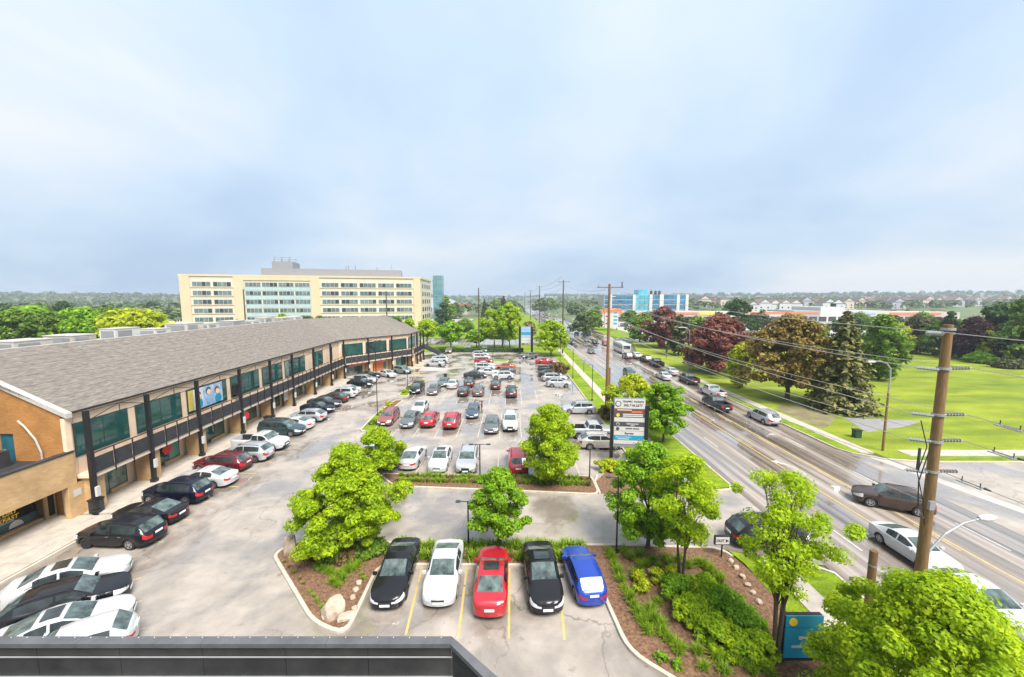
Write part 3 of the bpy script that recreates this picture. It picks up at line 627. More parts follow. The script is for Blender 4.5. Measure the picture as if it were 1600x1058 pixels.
# walkway in front of the shops
wk = off(-2.4); wk2 = off(2.75)
swk = thing('shop_walkway', None, None, (wk[0].x,wk[0].y,0)); swk['kind'] = 'structure'
for i in range(3):
    a, d, n, L = seg(i); ns = int(L/1.7)
    for k in range(ns):
        for lo, hi in ((-2.38,-.9),(-.88,.55),(.57,2.0)):
            if i == 1 and (k == 0 or k == ns-1): pass
            sbox(MB(), i, k*L/ns+.012, (k+1)*L/ns-.012, lo, hi, -.03, .14).build('slab', M['concrete'], swk)
for k in range(10):
    for x0 in range(3): MB().box(wx-.08+x0*1.7+.01, wx-.08+x0*1.7+1.68, 10+k*1.8+.01, 11.8+k*1.8-.01, -.03, .14).build('slab', M['concrete'], swk)
kp = [(-29.72,9.9),(-29.72,28.2)]+[p_[:] for p_ in off(-2.5)]; kerb(kp, w=.16, h=.15)
area('walk_apron', [(-34,-5),(-29.8,-5),(-29.8,9.8),(-34,9.8)], .1, 'concrete', -.03)
# end stair of the balcony
st = thing('steel_stair', 'black steel stair descending from the far end of the plaza balcony', 'staircase', (-22.5,106,0))
s0v, s1v = Vector((-23.9,104.9,3.15)), Vector((-18.6,108.2,.05)); dv = s1v-s0v; hz = Vector((dv.x,dv.y,0)).normalized(); sd = Vector((-hz.y,hz.x,0))
for sgn in (0, 1.3):
    o_ = sd*sgn; MB().add([s0v+o_,s1v+o_,s1v+o_+Vector((0,0,.35)),s0v+o_+Vector((0,0,.35)),s0v+o_+sd*.06,s1v+o_+sd*.06,s1v+o_+sd*.06+Vector((0,0,.35)),s0v+o_+sd*.06+Vector((0,0,.35))],[(0,1,2,3),(7,6,5,4),(0,4,5,1),(3,2,6,7),(0,3,7,4),(1,5,6,2)]).build('stringer', M['black'], st)
    p0, p1 = s0v+o_, s1v+o_
    MB().add([p0+Vector((0,0,.4)),p1+Vector((0,0,.4)),p1+Vector((0,0,1.3)),p0+Vector((0,0,1.3)),p0+Vector((0,0,.4))+sd*.04,p1+Vector((0,0,.4))+sd*.04,p1+Vector((0,0,1.3))+sd*.04,p0+Vector((0,0,1.3))+sd*.04],[(0,1,2,3),(7,6,5,4),(0,4,5,1),(3,2,6,7)]).build('guard_panel', M['rail'], st)
for k in range(16):
    c = s0v+dv*(k+.5)/16; MB().obox((c.x+sd.x*.68,c.y+sd.y*.68), hz[:2], sd[:2], .15, .6, c.z+.1, c.z+.14).build('tread', M['rail'], st)
# rooftop units behind the ridge
random.seed(11); rt = None
def rooftop(c, sx, sy, h, lab, shade):
    z0 = RZ-1.1; h -= .3; t = thing('rooftop_unit', lab, 'air conditioner', (c[0],c[1],z0), 0, 'rooftop units behind the ridge')
    MB().box(c[0]-sx,c[0]+sx,c[1]-sy,c[1]+sy,z0+.15,z0+h).build('housing', M[shade], t)
    MB().box(c[0]-sx-.05,c[0]+sx+.05,c[1]-sy-.05,c[1]+sy+.05,z0+h,z0+h+.08).build('lid', M['white_trim'], t)
    MB().box(c[0]-sx*.8,c[0]+sx*.8,c[1]-sy-.03,c[1]-sy-.002,z0+.4,z0+h-.2).build('grille', M['grey'], t)
    MB().box(c[0]+sx+.002,c[0]+sx+.03,c[1]-sy*.8,c[1]+sy*.3,z0+.4,z0+h-.2).build('grille', M['grey'], t)
    MB().box(c[0]-sx,c[0]+sx,c[1]-sy,c[1]+sy,z0-.0,z0+.149).build('curb', M['dark'], t)
us = [(28.9,1.7,'white'),(33.4,1.5,'white_trim'),(37.6,1.6,'pave2'),(43,1.9,'white'),(47.5,1.5,'white'),(52.5,1.9,'white_trim'),(57,1.6,'white'),(62.5,1.7,'galv'),(67,1.5,'white'),(72,1.8,'white_trim'),(77,1.5,'pave2'),(82,1.5,'white')]
ordn = ['first','second','third','fourth','fifth','sixth','seventh','eighth','ninth','tenth','eleventh','twelfth']
for k, (y, h, sh) in enumerate(us):
    rooftop((-44.9-(y-28)*.052, y+2.0), .9+.3*(k%3), 1.1+.35*(k%2), h+.25, f'boxy rooftop air conditioner behind the plaza ridge, {ordn[k]} from the left', sh)

# ---------------------------------------------------------------- six storey office block
OA, OB, OC = Vector((-140.4,165)), Vector((-44.2,188)), Vector((-45.6,219))
M['ocre'] = mat('ochre_cladding', (.57,.45,.29), .8, var=.06, scale=.2); M['cream'] = mat('cream_cladding', (.55,.50,.40), .8, var=.06, scale=.2)
M['pblue'] = mat('pale_blue_spandrel', (.36,.46,.46), .3, var=.08, scale=.3); M['offglass'] = mat('office_glass', (.10,.15,.145), .08, var=.6, scale=.25, spec=.8); M['ddglass'] = mat('office_dark_glass', (.03,.05,.055), .08, var=.3, scale=.3)
off_ = thing('office_block', 'six storey cream and ochre office block with long window bands beyond the plaza', 'building', (-95,180,0))
od = (OB-OA).normalized(); on = Vector((-od.y, od.x)); OL = (OB-OA).length
def ob(s0, s1, n0, n1, z0, z1): return MB().obox((OA+od*(s0+s1)/2+on*(n0+n1)/2)[:], od[:], on[:], (s1-s0)/2, (n1-n0)/2, z0, z1)
sx = lambda zx: (zx-65)/(1435-65)*OL
TZ = 27.2
b = MB(); b.prism([OA[:],OB[:],OC[:],(OA+on*32)[:]], 0, TZ-.8); b.build('wall', M['cream'], off_)
MB().prism([(OA-on*.3-od*.3)[:],(OB-on*.3+Vector((.4,0)))[:],(OC+Vector((.4,0)))[:],(OA+on*32-od*.3)[:]], TZ-.8, TZ).build('cornice', M['ocre'], off_)
for z0, z1 in ((65,116),(342,397),(767,818),(1392,1436)): ob(sx(z0), sx(z1), -.35, -.002, 0, TZ-.81).build('pilaster', M['ocre'], off_)
ob(sx(397)+.01, sx(767)-.01, -.3, -.002, TZ-2.3, TZ-.81).build('lintel', M['ocre'], off_)
rows = [23.2,19.4,15.6,11.8,8.0,4.2]
for r_, z in enumerate(rows):
    ob(sx(116)+.01, sx(342)-.01, -.22, -.002, z-1.6, z-1.3).build('sill_band', M['ocre'], off_); ob(sx(818)+.01, sx(1392)-.01, -.22, -.002, z-1.6, z-1.3).build('sill_band', M['ocre'], off_)
random.seed(8)
def band(s0, s1, nb, z, hh, gl, gap=1.0):
    wv = (s1-s0)/nb
    for k in range(nb):
        a0, a1 = s0+k*wv+gap/2, s0+(k+1)*wv-gap/2
        f = ob(a0, a1, -.12, -.002, z, z+hh).build('window', M['white_trim'], off_)
        for j in range(4):
            q0 = a0+(a1-a0)*j/4+.08; q1 = a0+(a1-a0)*(j+1)/4-.08
            mm = gl if random.random() > .22 else M['ddglass']
            ob(q0, q1, -.16, -.125, z+.12, z+hh-.12).build('pane', mm, f, wp=off_)
for z in rows:
    band(sx(116)+.4, sx(342)-.4, 2, z-1.1, 2.0, M['offglass']); band(sx(818)+.4, sx(1392)-.4, 5, z-1.1, 2.0, M['offglass'])
    band(sx(400), sx(765), 4, z-1.1, 1.9, M['offglass'], .5)
    ob(sx(397)+.01, sx(767)-.01, -.10, -.003, z+.95, z+2.55).build('spandrel', M['pblue'], off_) if z < 22 else None
for z in rows:
    for k in range(4):
        c = OB.lerp(OC, .2+k*.2); MB().box(c.x-.3,c.x+.12,c.y-1.3,c.y+1.3,z-1.1,z+.9).build('window', M['ddglass'], off_)
ob(sx(455), sx(1310), 8, 24, TZ-.82, TZ+3.6).build('penthouse', M['grey'], off_)
ob(sx(515), sx(637), 9, 20, TZ+3.6, TZ+6.8).build('penthouse', M['grey'], off_)
tw = MB(); s_a, s_b = sx(515), sx(632)
for s in (s_a+1, (s_a+s_b)/2, s_b-1):
    for nn_ in (9.5,19): p_ = OA+od*s+on*nn_; tw.cyl((p_.x,p_.y,TZ+6.8),(p_.x,p_.y,TZ+9),.15,n=5)
for nn_ in (9.5,19):
    p_, q2 = OA+od*(s_a+.5)+on*nn_, OA+od*(s_b-.5)+on*nn_; tw.cyl((p_.x,p_.y,TZ+8.9),(q2.x,q2.y,TZ+8.9),.14,n=5); tw.cyl((p_.x,p_.y,TZ+8),(q2.x,q2.y,TZ+8),.12,n=5)
tw.build('roof_frame', M['grey'], off_)
for zx, h in ((950,1.9),(965,2.1),(1010,2.3),(1150,1.6),(1246,3.2)):
    p_ = OA+od*sx(zx)+on*12; MB().cyl((p_.x,p_.y,TZ+3.6),(p_.x,p_.y,TZ+3.6+h),.18 if zx < 1200 else .1,n=6).build('vent_pipe', M['grey'], off_)
M['tglass'] = mat('stair_tower_glass', (.10,.24,.26), .1, var=.3, scale=.3)
tX = -45.2; t_ = MB().box(tX+.2,tX+5.2,222,229,0,30).build('glass_tower', M['tglass'], off_)
for k in range(9): MB().box(tX+.1,tX+5.3,221.9,221.99,2+k*3.3,2.25+k*3.3).build('mullion', M['galv'], t_, wp=off_)
for k in range(3): MB().box(tX+.2+k*2.45,tX+.35+k*2.45,221.75,221.89,0,30.1).build('mullion', M['galv'], t_, wp=off_)
# ---------------------------------------------------------------- far buildings
M['bglass'] = mat('blue_curtain_glass', (.03,.16,.27), .08, var=.5, scale=.12, spec=.8); M['bglass2'] = mat('cyan_glass', (.08,.36,.46), .1, var=.3, scale=.2)
Yb = 330; bx = lambda px: xat(px, 470, Yb)
bo = thing('blue_glass_office', 'blue glass office building with white piers across the road', 'building', (bx(1005),Yb+10,0))
bt = zat(1000,460,Yb)
MB().box(bx(944),bx(1072),Yb+.4,Yb+24,0,bt-.4).build('wall', M['white_trim'], bo)
secs = [(945,951),(956,988),(993,1014),(1020,1030),(1037,1057),(1061,1071)]
for p0, p1 in secs:
    for k in range(4):
        z1 = bt-.6-k*(bt-4)/4; z0 = z1-(bt-4)/4+.9
        wn = MB().box(bx(p0),bx(p1),Yb+.1,Yb+.39,z0,z1).build('window_band', M['bglass'] if p0 != 993 else M['bglass2'], bo)
        nm = max(1,int((p1-p0)/6))
        for j in range(1,nm): xx = bx(p0)+(bx(p1)-bx(p0))*j/nm; MB().box(xx-.1,xx+.1,Yb+.02,Yb+.09,z0,z1).build('mullion', M['frame'], wn, wp=bo)
    MB().box(bx(p0),bx(p1),Yb+.15,Yb+.38,1,z0-.3).build('spandrel', M['pblue'], bo)
for p0 in (951.5,988.5,1014.5,1030.5,1057.2,1071): MB().box(bx(p0),bx(p0+4.6 if p0 != 1030.5 else 1036.8),Yb-.4,Yb+.38,0,bt).build('pier', M['white'], bo)
MB().box(bx(998),bx(1013),Yb+2,Yb+14,bt-.4,bt+4.0).build('roof_glass_box', M['bglass2'], bo)
for p in (1021,1028,1034): MB().cyl((bx(p),Yb+6,bt-.4),(bx(p),Yb+6,bt+3.2),1.3,1.0).build('vent', M['frame'], bo)
Yp = 285; px_ = lambda px: xat(px, 490, Yp)
pl = thing('retail_strip', 'long low retail strip with orange fascia band behind the copper beeches', 'building', (px_(1180),Yp+12,0))
def bay(p0, p1, z1, m, y=Yp, d=30): MB().box(px_(p0)+.02,px_(p1)-.02,y,y+d,0,z1).build('wall', M[m], pl)
for p0, p1, z1, m in ((940,970,8.8,'white_trim'),(970,1110,7.5,'pave2'),(1110,1240,7.2,'white_trim'),(1240,1282,8.4,'galv'),(1282,1316,11.0,'white'),(1316,1390,8.2,'white_trim'),(1390,1500,7.2,'pave2')): bay(p0,p1,z1,m)
for p0, p1, z0, z1, m in ((940,972,6.4,8.7,'orange'),(1000,1090,5.6,7.0,'orange'),(1093,1128,5.4,7.0,'yellow_ink'),(1172,1280,6.2,7.6,'orange'),(1330,1368,5.6,7.0,'skyblue'),(1390,1470,5.4,6.9,'orange')):
    MB().box(px_(p0),px_(p1),Yp-.3,Yp-.01,z0,z1).build('sign_band', M[m], pl)
for k in range(36):
    xx = px_(950)+k*(px_(1490)-px_(950))/36; MB().box(xx,xx+5.6,Yp-.15,Yp-.012,.5,3.9).build('shop_window', M['dglass'], pl)
Yt = 205; pw = thing('pylon_sign', 'white pylon sign with orange cap beside the road junction', 'sign', (xat(966,500,Yt),Yt,0))
X0, X1 = xat(945,500,Yt), xat(966,500,Yt)
MB().box(X0,X1,Yt,Yt+1.2,1.5,zat(955,488,Yt)).build('sign_board', M['white'], pw); MB().box(X0-.6,X1+1.2,Yt-.1,Yt+1.3,zat(955,488,Yt)+.01,zat(955,482,Yt)).build('cap', M['orange'], pw)
for k in range(4):
    z = 3.4+k*1.9; MB().box(X0+.4,X0+2.5,Yt-.05,Yt-.005,z,z+.9).build('sign_panel', M['skyblue'] if k%2 else M['red'], pw); MB().box(X1-2.5,X1-.6,Yt-.05,Yt-.005,z,z+.8).build('sign_panel', M['blue_sign'], pw)
for x in (X0+.5, X1-.5): MB().box(x-.25,x+.25,Yt+.3,Yt+.8,0,1.5).build('post', M['grey'], pw)
# houses on the rise
M['hroof'] = mat('house_roof', (.10,.085,.08), .9, var=.2); M['hroof2'] = mat('house_roof_brown', (.17,.12,.095), .9, var=.2)
hw_ = [mat('house_white', (.5,.5,.5), .8, var=.05), mat('house_beige', (.52,.44,.35), .8, var=.05), mat('house_brick', (.34,.19,.13), .8, var=.1), mat('house_grey', (.38,.38,.40), .8, var=.05)]
random.seed(21)
def house(x, y, wd, dp, hh, mi, lab, gable=True, grp='houses along the far rise'):
    z = terr(x, y)-.3; t = thing('house', lab, 'house', (x,y,z), 0, grp); hw2, hd = wd/2, dp/2
    MB().box(x-hw2,x+hw2,y-hd,y+hd,z,z+hh).build('wall', hw_[mi], t)
    rh = hh+wd*.3 if gable else hh+dp*.28; b = MB(); o = .4
    if gable: b.add([(x-hw2-o,y-hd-o,z+hh),(x+hw2+o,y-hd-o,z+hh),(x,y-hd-o,z+rh),(x-hw2-o,y+hd+o,z+hh),(x+hw2+o,y+hd+o,z+hh),(x,y+hd+o,z+rh)],[(0,1,2),(5,4,3),(0,2,5,3),(1,4,5,2),(0,3,4,1)])
    else: b.add([(x-hw2-o,y-hd-o,z+hh),(x+hw2+o,y-hd-o,z+hh),(x+hw2+o,y+hd+o,z+hh),(x-hw2-o,y+hd+o,z+hh),(x-hw2+hd*.6,y,z+rh),(x+hw2-hd*.6,y,z+rh)],[(0,1,5,4),(1,2,5),(2,3,4,5),(3,0,4),(3,2,1,0)])
    rf = b.build('roof', random.choice([M['hroof'],M['hroof2']]), t)
    if gable: MB().add([(x-hw2*.7,y-hd-o-.05,z+hh+.2),(x+hw2*.7,y-hd-o-.05,z+hh+.2),(x,y-hd-o-.05,z+rh-.9)],[(0,1,2)]).build('gable_face', hw_[mi], rf, wp=t)
    for k in range(2):
        for j in range(2):
            xx = x-hw2*.5+j*wd*.5; MB().box(xx-.8,xx+.8,y-hd-.08,y-hd-.005,z+1.2+k*3,z+2.7+k*3).build('window', M['dglass'], t)
    MB().box(x+hw2*.3,x+hw2*.3+.9,y,y+.9,z+hh+.5,z+rh+.8).build('chimney', hw_[2], rf, wp=t)
hx = [(1172,420,0),(1190,430,0),(1206,432,0),(1222,430,0),(1238,440,0),(1255,470,3),(1272,480,2),(1290,440,0),(1303,440,0),(1320,470,1),(1340,500,1),(1356,520,2),(1370,490,3),(1384,480,1),(1398,470,3),(1412,500,2),(1428,520,3),(1445,500,1),(1460,530,3),(1476,540,2),(1490,520,3),(1505,550,1),(1520,540,3),(1536,570,3),(1552,560,1),(1568,560,3),(1584,580,3),(1130,520,1),(1115,540,2),(1098,520,1),(1150,560,3)]
OR = 'first second third fourth fifth sixth seventh eighth ninth tenth eleventh twelfth thirteenth fourteenth fifteenth sixteenth seventeenth eighteenth nineteenth twentieth twenty-first twenty-second twenty-third twenty-fourth twenty-fifth twenty-sixth twenty-seventh twenty-eighth twenty-ninth thirtieth thirty-first thirty-second thirty-third thirty-fourth'.split()
def ordn2(k): return OR[k-1]
look = {0:'white gabled',1:'beige',2:'brick red',3:'grey'}; cnt = {}
for k, (px, y, mi) in enumerate(hx):
    cnt[mi] = cnt.get(mi, 0)+1
    house(xat(px,470,y), y, 13+2*(k%3), 12, 8.6+1.2*(k%2), mi, f'{ordn2(cnt[mi])} {look[mi]} house from the left on the far rise', gable=(k%4 != 3) if mi else True)
for k, (px, py, y) in enumerate(((40,505,150),(125,508,140),(12,500,190),(160,500,200))):
    xx = xat(px,500,y); house(xx, y, 15, 12, 3.8, 3 if k%2 else 1, ['grey roofed bungalow among the trees at the left edge','pale bungalow roof showing above the plaza ridge','low house far behind trees at the left edge','low grey house behind the bright yellow green tree'][k], False, 'houses behind the plaza')
fx = lambda p: xat(p,470,420)
wh = thing('warehouse', 'low white warehouse with red roof far behind the office tower', 'building', (fx(705),420,0))
MB().box(fx(686),fx(730),420,450,0,9).build('wall', M['white_trim'], wh); MB().box(fx(684),fx(732),419,451,9.01,11.5).build('roof', mat('rust_roof', (.30,.10,.07), .8), wh)
dm = thing('domed_hall', 'grey domed hall far behind the office tower', 'building', (fx(684),460,0))
b = MB(); c = (xat(684,470,470),470)
for k in range(10):
    t0, t1 = k/10*math.pi/2, (k+1)/10*math.pi/2
    b.cyl((c[0],c[1],19*math.sin(t0)),(c[0],c[1],19*math.sin(t1)),34*math.cos(t0),max(.01,34*math.cos(t1)),20,False)
b.build('dome', M['galv'], dm, smooth=40)
# ---------------------------------------------------------------- vehicles
def lerp(a, b, t): return a+(b-a)*t
def pl_(P, u):
    if u <= P[0][0]: return P[0][1]
    for (a, x), (b, y) in zip(P, P[1:]):
        if u <= b: return lerp(x, y, (u-a)/(b-a)) if b > a else y
    return P[-1][1]
CAR = {
 'sedan': dict(L=4.8, W=1.86, wb=(.195,.775), R=.335, sill=.24, cowl=.285, head=.455, rh=.70, rb=.865, b=(.535,.555), dr=(.30,.545,.70), wend=.74,
   top=[(0,.76),(.012,.81),(.05,.87),(.12,.93),(.285,1.01),(.36,1.22),(.455,1.41),(.56,1.46),(.70,1.385),(.78,1.24),(.865,1.08),(.97,1.04),(1,.92)],
   belt=[(0,.69),(.03,.74),(.1,.83),(.285,.91),(.6,.94),(.8,.97),(.865,1.0),(.97,.98),(1,.86)]),
 'suv': dict(L=4.75, W=1.92, wb=(.19,.785), R=.37, sill=.30, cowl=.265, head=.40, rh=.885, rb=.965, b=(.53,.55), dr=(.28,.54,.71), wend=.87,
   top=[(0,.90),(.012,.96),(.05,1.02),(.12,1.08),(.265,1.15),(.33,1.38),(.40,1.60),(.5,1.68),(.75,1.66),(.885,1.58),(.965,1.15),(.985,1.08),(1,.95)],
   belt=[(0,.82),(.03,.88),(.1,.99),(.265,1.06),(.6,1.08),(.87,1.12),(.965,1.08),(1,.88)]),
 'hatch': dict(L=4.35, W=1.80, wb=(.19,.79), R=.33, sill=.24, cowl=.27, head=.44, rh=.86, rb=.965, b=(.545,.565), dr=(.29,.555,.72), wend=.85,
   top=[(0,.76),(.012,.82),(.05,.89),(.12,.95),(.27,1.03),(.35,1.26),(.44,1.43),(.56,1.50),(.74,1.47),(.86,1.40),(.965,1.02),(.985,.98),(1,.86)],
   belt=[(0,.69),(.03,.75),(.1,.85),(.27,.94),(.6,.97),(.86,1.01),(.965,.96),(1,.8)]),
 'minivan': dict(L=5.1, W=2.0, wb=(.19,.79), R=.36, sill=.26, cowl=.22, head=.37, rh=.92, rb=.975, b=(.50,.52), dr=(.25,.51,.72), wend=.90,
   top=[(0,.74),(.02,.86),(.1,.98),(.22,1.10),(.30,1.40),(.37,1.63),(.5,1.73),(.8,1.72),(.92,1.66),(.975,1.12),(.99,1.0),(1,.9)],
   belt=[(0,.68),(.03,.76),(.1,.90),(.22,1.0),(.6,1.03),(.9,1.06),(.975,1.0),(1,.82)]),
 'pickup': dict(L=5.75, W=2.05, wb=(.175,.765), R=.41, sill=.42, cowl=.255, head=.345, rh=.555, rb=.595, b=(.435,.45), dr=(.265,.442,.59), wend=.56, bed=(.615,.975),
   top=[(0,1.0),(.015,1.12),(.1,1.22),(.255,1.28),(.30,1.58),(.345,1.80),(.42,1.88),(.52,1.87),(.555,1.82),(.595,1.36),(.605,1.31),(.985,1.31),(1,1.26)],
   belt=[(0,.92),(.02,1.03),(.1,1.14),(.255,1.20),(.6,1.25),(.985,1.25),(1,1.15)]),
}
CAR['wagon'] = dict(CAR['suv'], L=4.85, R=.36, sill=.26, top=[(u, z-.10) for u, z in CAR['suv']['top']], belt=[(u, z-.08) for u, z in CAR['suv']['belt']])
CAR['crossover'] = dict(CAR['suv'], L=4.55, rh=.82, wend=.83, top=[(u, z-.05) for u, z in CAR['suv']['top'][:7]]+[(.70,1.60),(.82,1.50),(.965,1.10),(.985,1.02),(1,.92)])
CAR['coupe'] = dict(CAR['sedan'], L=4.65, rh=.66, rb=.88, wend=.70, top=[(u, z-.03) for u, z in CAR['sedan']['top'][:8]]+[(.66,1.37),(.78,1.22),(.88,1.05),(.97,1.0),(1,.9)])
WF = [(0,.60),(.012,.72),(.03,.83),(.055,.90),(.09,.95),(.14,.98),(.22,1),(.80,1),(.88,.98),(.93,.95),(.965,.89),(.985,.80),(1,.68)]
CMESH = {}
def wheel_mesh():
    R_ = 1.0; b = MB(); n = 18; prof = [(.62,-.30),(.86,-.33),(.97,-.27),(1.0,-.12),(1.0,.12),(.97,.27),(.86,.33),(.66,.31),(.62,.22),(0.0,.16)]
    V = []; 
    for r, y in prof:
        for i in range(n): t = 2*math.pi*i/n; V.append((r*math.cos(t), y, r*math.sin(t)))
    F = [(k*n+i, k*n+(i+1) % n, (k+1)*n+(i+1) % n, (k+1)*n+i) for k in range(len(prof)-1) for i in range(n)]
    b.add(V, F); tyre = b.mesh('tyre', smooth=40)
    b = MB(); V = []
    for r, y in ((.66,.27),(.66,.325),(.56,.30),(.56,.24)):
        for i in range(n): t = 2*math.pi*i/n; V.append((r*math.cos(t), y, r*math.sin(t)))
    b.add(V, [(k*n+i, k*n+(i+1) % n, (k+1)*n+(i+1) % n, (k+1)*n+i) for k in range(3) for i in range(n)])
    for k in range(5):
        t = 2*math.pi*k/5; c, s = math.cos(t), math.sin(t); P = []
        for r, w_ in ((.06,.12),(.6,.10)):
            for sg in (-1, 1): P += [(c*r-s*w_*sg, .20, s*r+c*w_*sg), (c*r-s*w_*sg, .29, s*r+c*w_*sg)]
        b.add(P, [(1,3,7,5),(0,1,5,4),(3,2,6,7),(0,2,3,1)])
    b.cyl((0,.18,0),(0,.30,0),.16,n=10)
    return tyre, b.mesh('rim')
TYRE, RIM = wheel_mesh()
M['tyre'] = mat('tyre_rubber', (.015,.015,.016), .75, var=.15); M['rim'] = mat('alloy_rim', (.42,.42,.43), .3, .8, var=.1)
M['cglass'] = mat('car_glass', (.006,.008,.008), .04, scale=1.1, spec=.6, col2=(.05,.065,.065)); M['cglass2'] = mat('car_windscreen', (.012,.018,.018), .05, scale=1.4, spec=.45, col2=(.16,.21,.20))
M['lamp'] = mat('headlamp_lens', (.62,.63,.64), .1, var=.2, scale=8, spec=.8); M['tail'] = mat('tail_lamp_lens', (.42,.012,.015), .15, var=.2, scale=6); M['plate'] = mat('number_plate', (.7,.71,.72), .5, var=.1, scale=20)
M['trim'] = mat('black_car_trim', (.02,.02,.021), .5, var=.1)
def car_mesh(kind, lod):
    key = (kind, lod)
    if key in CMESH: return CMESH[key]
    c = CAR[kind]; L, W, Rw = c['L'], c['W'], c['R']; ar = Rw*1.16; arU = ar/L
    st = {0,.012,.03,.055,.09,.14,c['cowl'],lerp(c['cowl'],c['head'],.38),c['head'],c['b'][0],c['b'][1],c['dr'][0],c['dr'][2],c['wend'],c['rh'],c['rb'],.93,.965,.985,1,.62,.5}
    for u, _ in c['top']: st.add(u)
    for u in c['wb']:
        for k in (-1,-.92,-.7,-.38,0,.38,.7,.92,1): st.add(u+arU*k)
    if 'bed' in c: st |= {c['bed'][0], c['bed'][0]+.006, c['bed'][1], c['bed'][1]-.006}
    st = sorted(s for s in st if 0 <= s <= 1); S = [st[0]]
    for s in st[1:]:
        if s-S[-1] > .004 or s in (c['cowl'],c['head'],c['rh'],c['rb'],c['wend']): 
            S.append(s)
    if S[-1] != 1: S[-1] = 1
    secs = []
    for u in S:
        hw = W/2*pl_(WF, u); zs = c['sill']+.06*(max(0,(u-.9)/.1)+max(0,(.06-u)/.06))
        for wu in c['wb']:
            dx = abs(u-wu)*L
            if dx < ar*1.001: zs = max(zs, Rw+math.sqrt(max(0, ar*ar-dx*dx)))
        zt, zb = pl_(c['top'], u), pl_(c['belt'], u); zb = max(min(zb, zt-.04), zs+.1)
        dz = zt-zb; gg = max(0, min(1, dz/.42)); wr = hw*.76 if kind not in ('sedan','coupe') else hw*.72
        if kind in ('minivan','pickup'): wr = hw*.82
        P = [(.55*hw, zs), (hw*.965, zs), (hw*.995, lerp(zs,zb,.30)), (hw, lerp(zs,zb,.60)), (hw*.985, lerp(zs,zb,.88)), (hw*.945, zb),
             (lerp(hw*.90,hw*.925,gg), zb+dz*lerp(.3,.06,gg)), (lerp(hw*.82,wr*1.05,gg), zb+dz*lerp(.65,.87,gg)), (lerp(hw*.74,wr*.92,gg), zb+dz*lerp(.88,.97,gg)), (lerp(hw*.4,wr*.5,gg), zb+dz), (0, zt+.012)]
        if 'bed' in c and c['bed'][0]+.003 < u < c['bed'][1]-.003:
            P[7] = (hw*.88, zt); P[8] = (hw*.84, zt-.02); P[9] = (hw*.83, zt-.5); P[10] = (0, zt-.5)
        elif 'bed' in c and u >= c['bed'][0]-.001:
            P[7] = (hw*.88, zt); P[8] = (hw*.84, zt); P[9] = (hw*.4, zt); P[10] = (0, zt)
        x = L*(.5-u)
        secs.append([(x, -y, z) for y, z in P]+[(x, y, z) for y, z in reversed(P[:-1])])
    V = [p for s in secs for p in s]; nj = 21; parts = {}
    def put(name, f): parts.setdefault(name, []).append(f)
    hi = lod == 0
    for i in range(len(S)-1):
        um = (S[i]+S[i+1])/2
        for j in range(20):
            jj = min(j, 19-j); side = 0 if j < 10 else 1
            f = (i*nj+j, (i+1)*nj+j, (i+1)*nj+j+1, i*nj+j+1); nm = 'body'
            if c['cowl'] < um < c['head'] and jj >= 8: nm = 'windshield'
            elif c['rh'] < um < c['rb'] and jj >= 8: nm = 'rear_window'
            elif lerp(c['cowl'],c['head'],.37) < um < c['b'][0] and jj == 6: nm = 'side_window:%d0' % side
            elif c['b'][1] < um < c['wend'] and jj == 6: nm = 'side_window:%d1' % side
            elif hi and c['dr'][0] < um < c['dr'][1] and 1 <= jj <= 5: nm = 'door:%d0' % side
            elif hi and c['dr'][1] < um < c['dr'][2] and 1 <= jj <= 5: nm = 'door:%d1' % side
            elif um < .085 and jj in (3,4): nm = 'headlight:%d' % side
            elif um > (.955 if kind != 'pickup' else .982) and jj in ((3,) if kind in ('sedan','hatch','coupe') else (3,4)): nm = 'taillight:%d' % side
            elif 'bed' in c and c['bed'][0]+.004 < um < c['bed'][1]-.004 and jj >= 8: nm = 'cargo_bed'
            elif jj == 0 and um > .07: nm = 'underbody'
            elif jj == 1 and kind in ('suv','wagon') and False: nm = 'trim'
            put(nm, f)
        put('underbody', (i*nj, i*nj+20, (i+1)*nj+20, (i+1)*nj))
    for end in (0, 1):             # front and rear fascia as a grid
        base = 0 if end == 0 else (len(S)-1)*nj; sgn = 1 if end == 0 else -1; idx = {}
        def cv(j, fr):
            if fr == 1: return base+j
            k = (j, fr)
            if k not in idx:
                x, y, z = V[base+j]; zz = 1-abs((z-.6)/.9)**2; V.append((x+sgn*.10*(1-fr*fr)*max(.2,zz), y*fr, z)); idx[k] = len(V)-1
            return idx[k]
        for side in (0, 1):
            for jj in range(10):
                j0, j1 = (jj, jj+1) if side == 0 else (20-jj, 19-jj)
                for f0, f1 in ((1,.6),(.6,.0)):
                    if jj == 9 and False: continue
                    q = (cv(j0,f0), cv(j1,f0), cv(j1,f1), cv(j0,f1)); q = q if (side == 0) == (end == 0) else q[::-1]
                    if len(set(q)) < 3: continue
                    nm = 'body'
                    if end == 0:
                        if jj in (3,) and f0 == 1: nm = 'headlight:%d' % side
                        elif jj in ((3,) if kind in ('sedan','hatch','coupe') else (2,3)) and f0 == .6: nm = 'grille'
                        elif jj in ((0,) if kind in ('sedan','hatch','coupe') else (0,1)): nm = 'bumper_trim:%d' % end
                    else:
                        if jj in ((3,) if kind in ('sedan','hatch','coupe') else (3,4)) and f0 == 1: nm = 'taillight:%d' % side
                        elif jj in ((0,) if kind in ('sedan','hatch','coupe') else (0,1)): nm = 'bumper_trim:%d' % end
                    put(nm, q)
    res = []
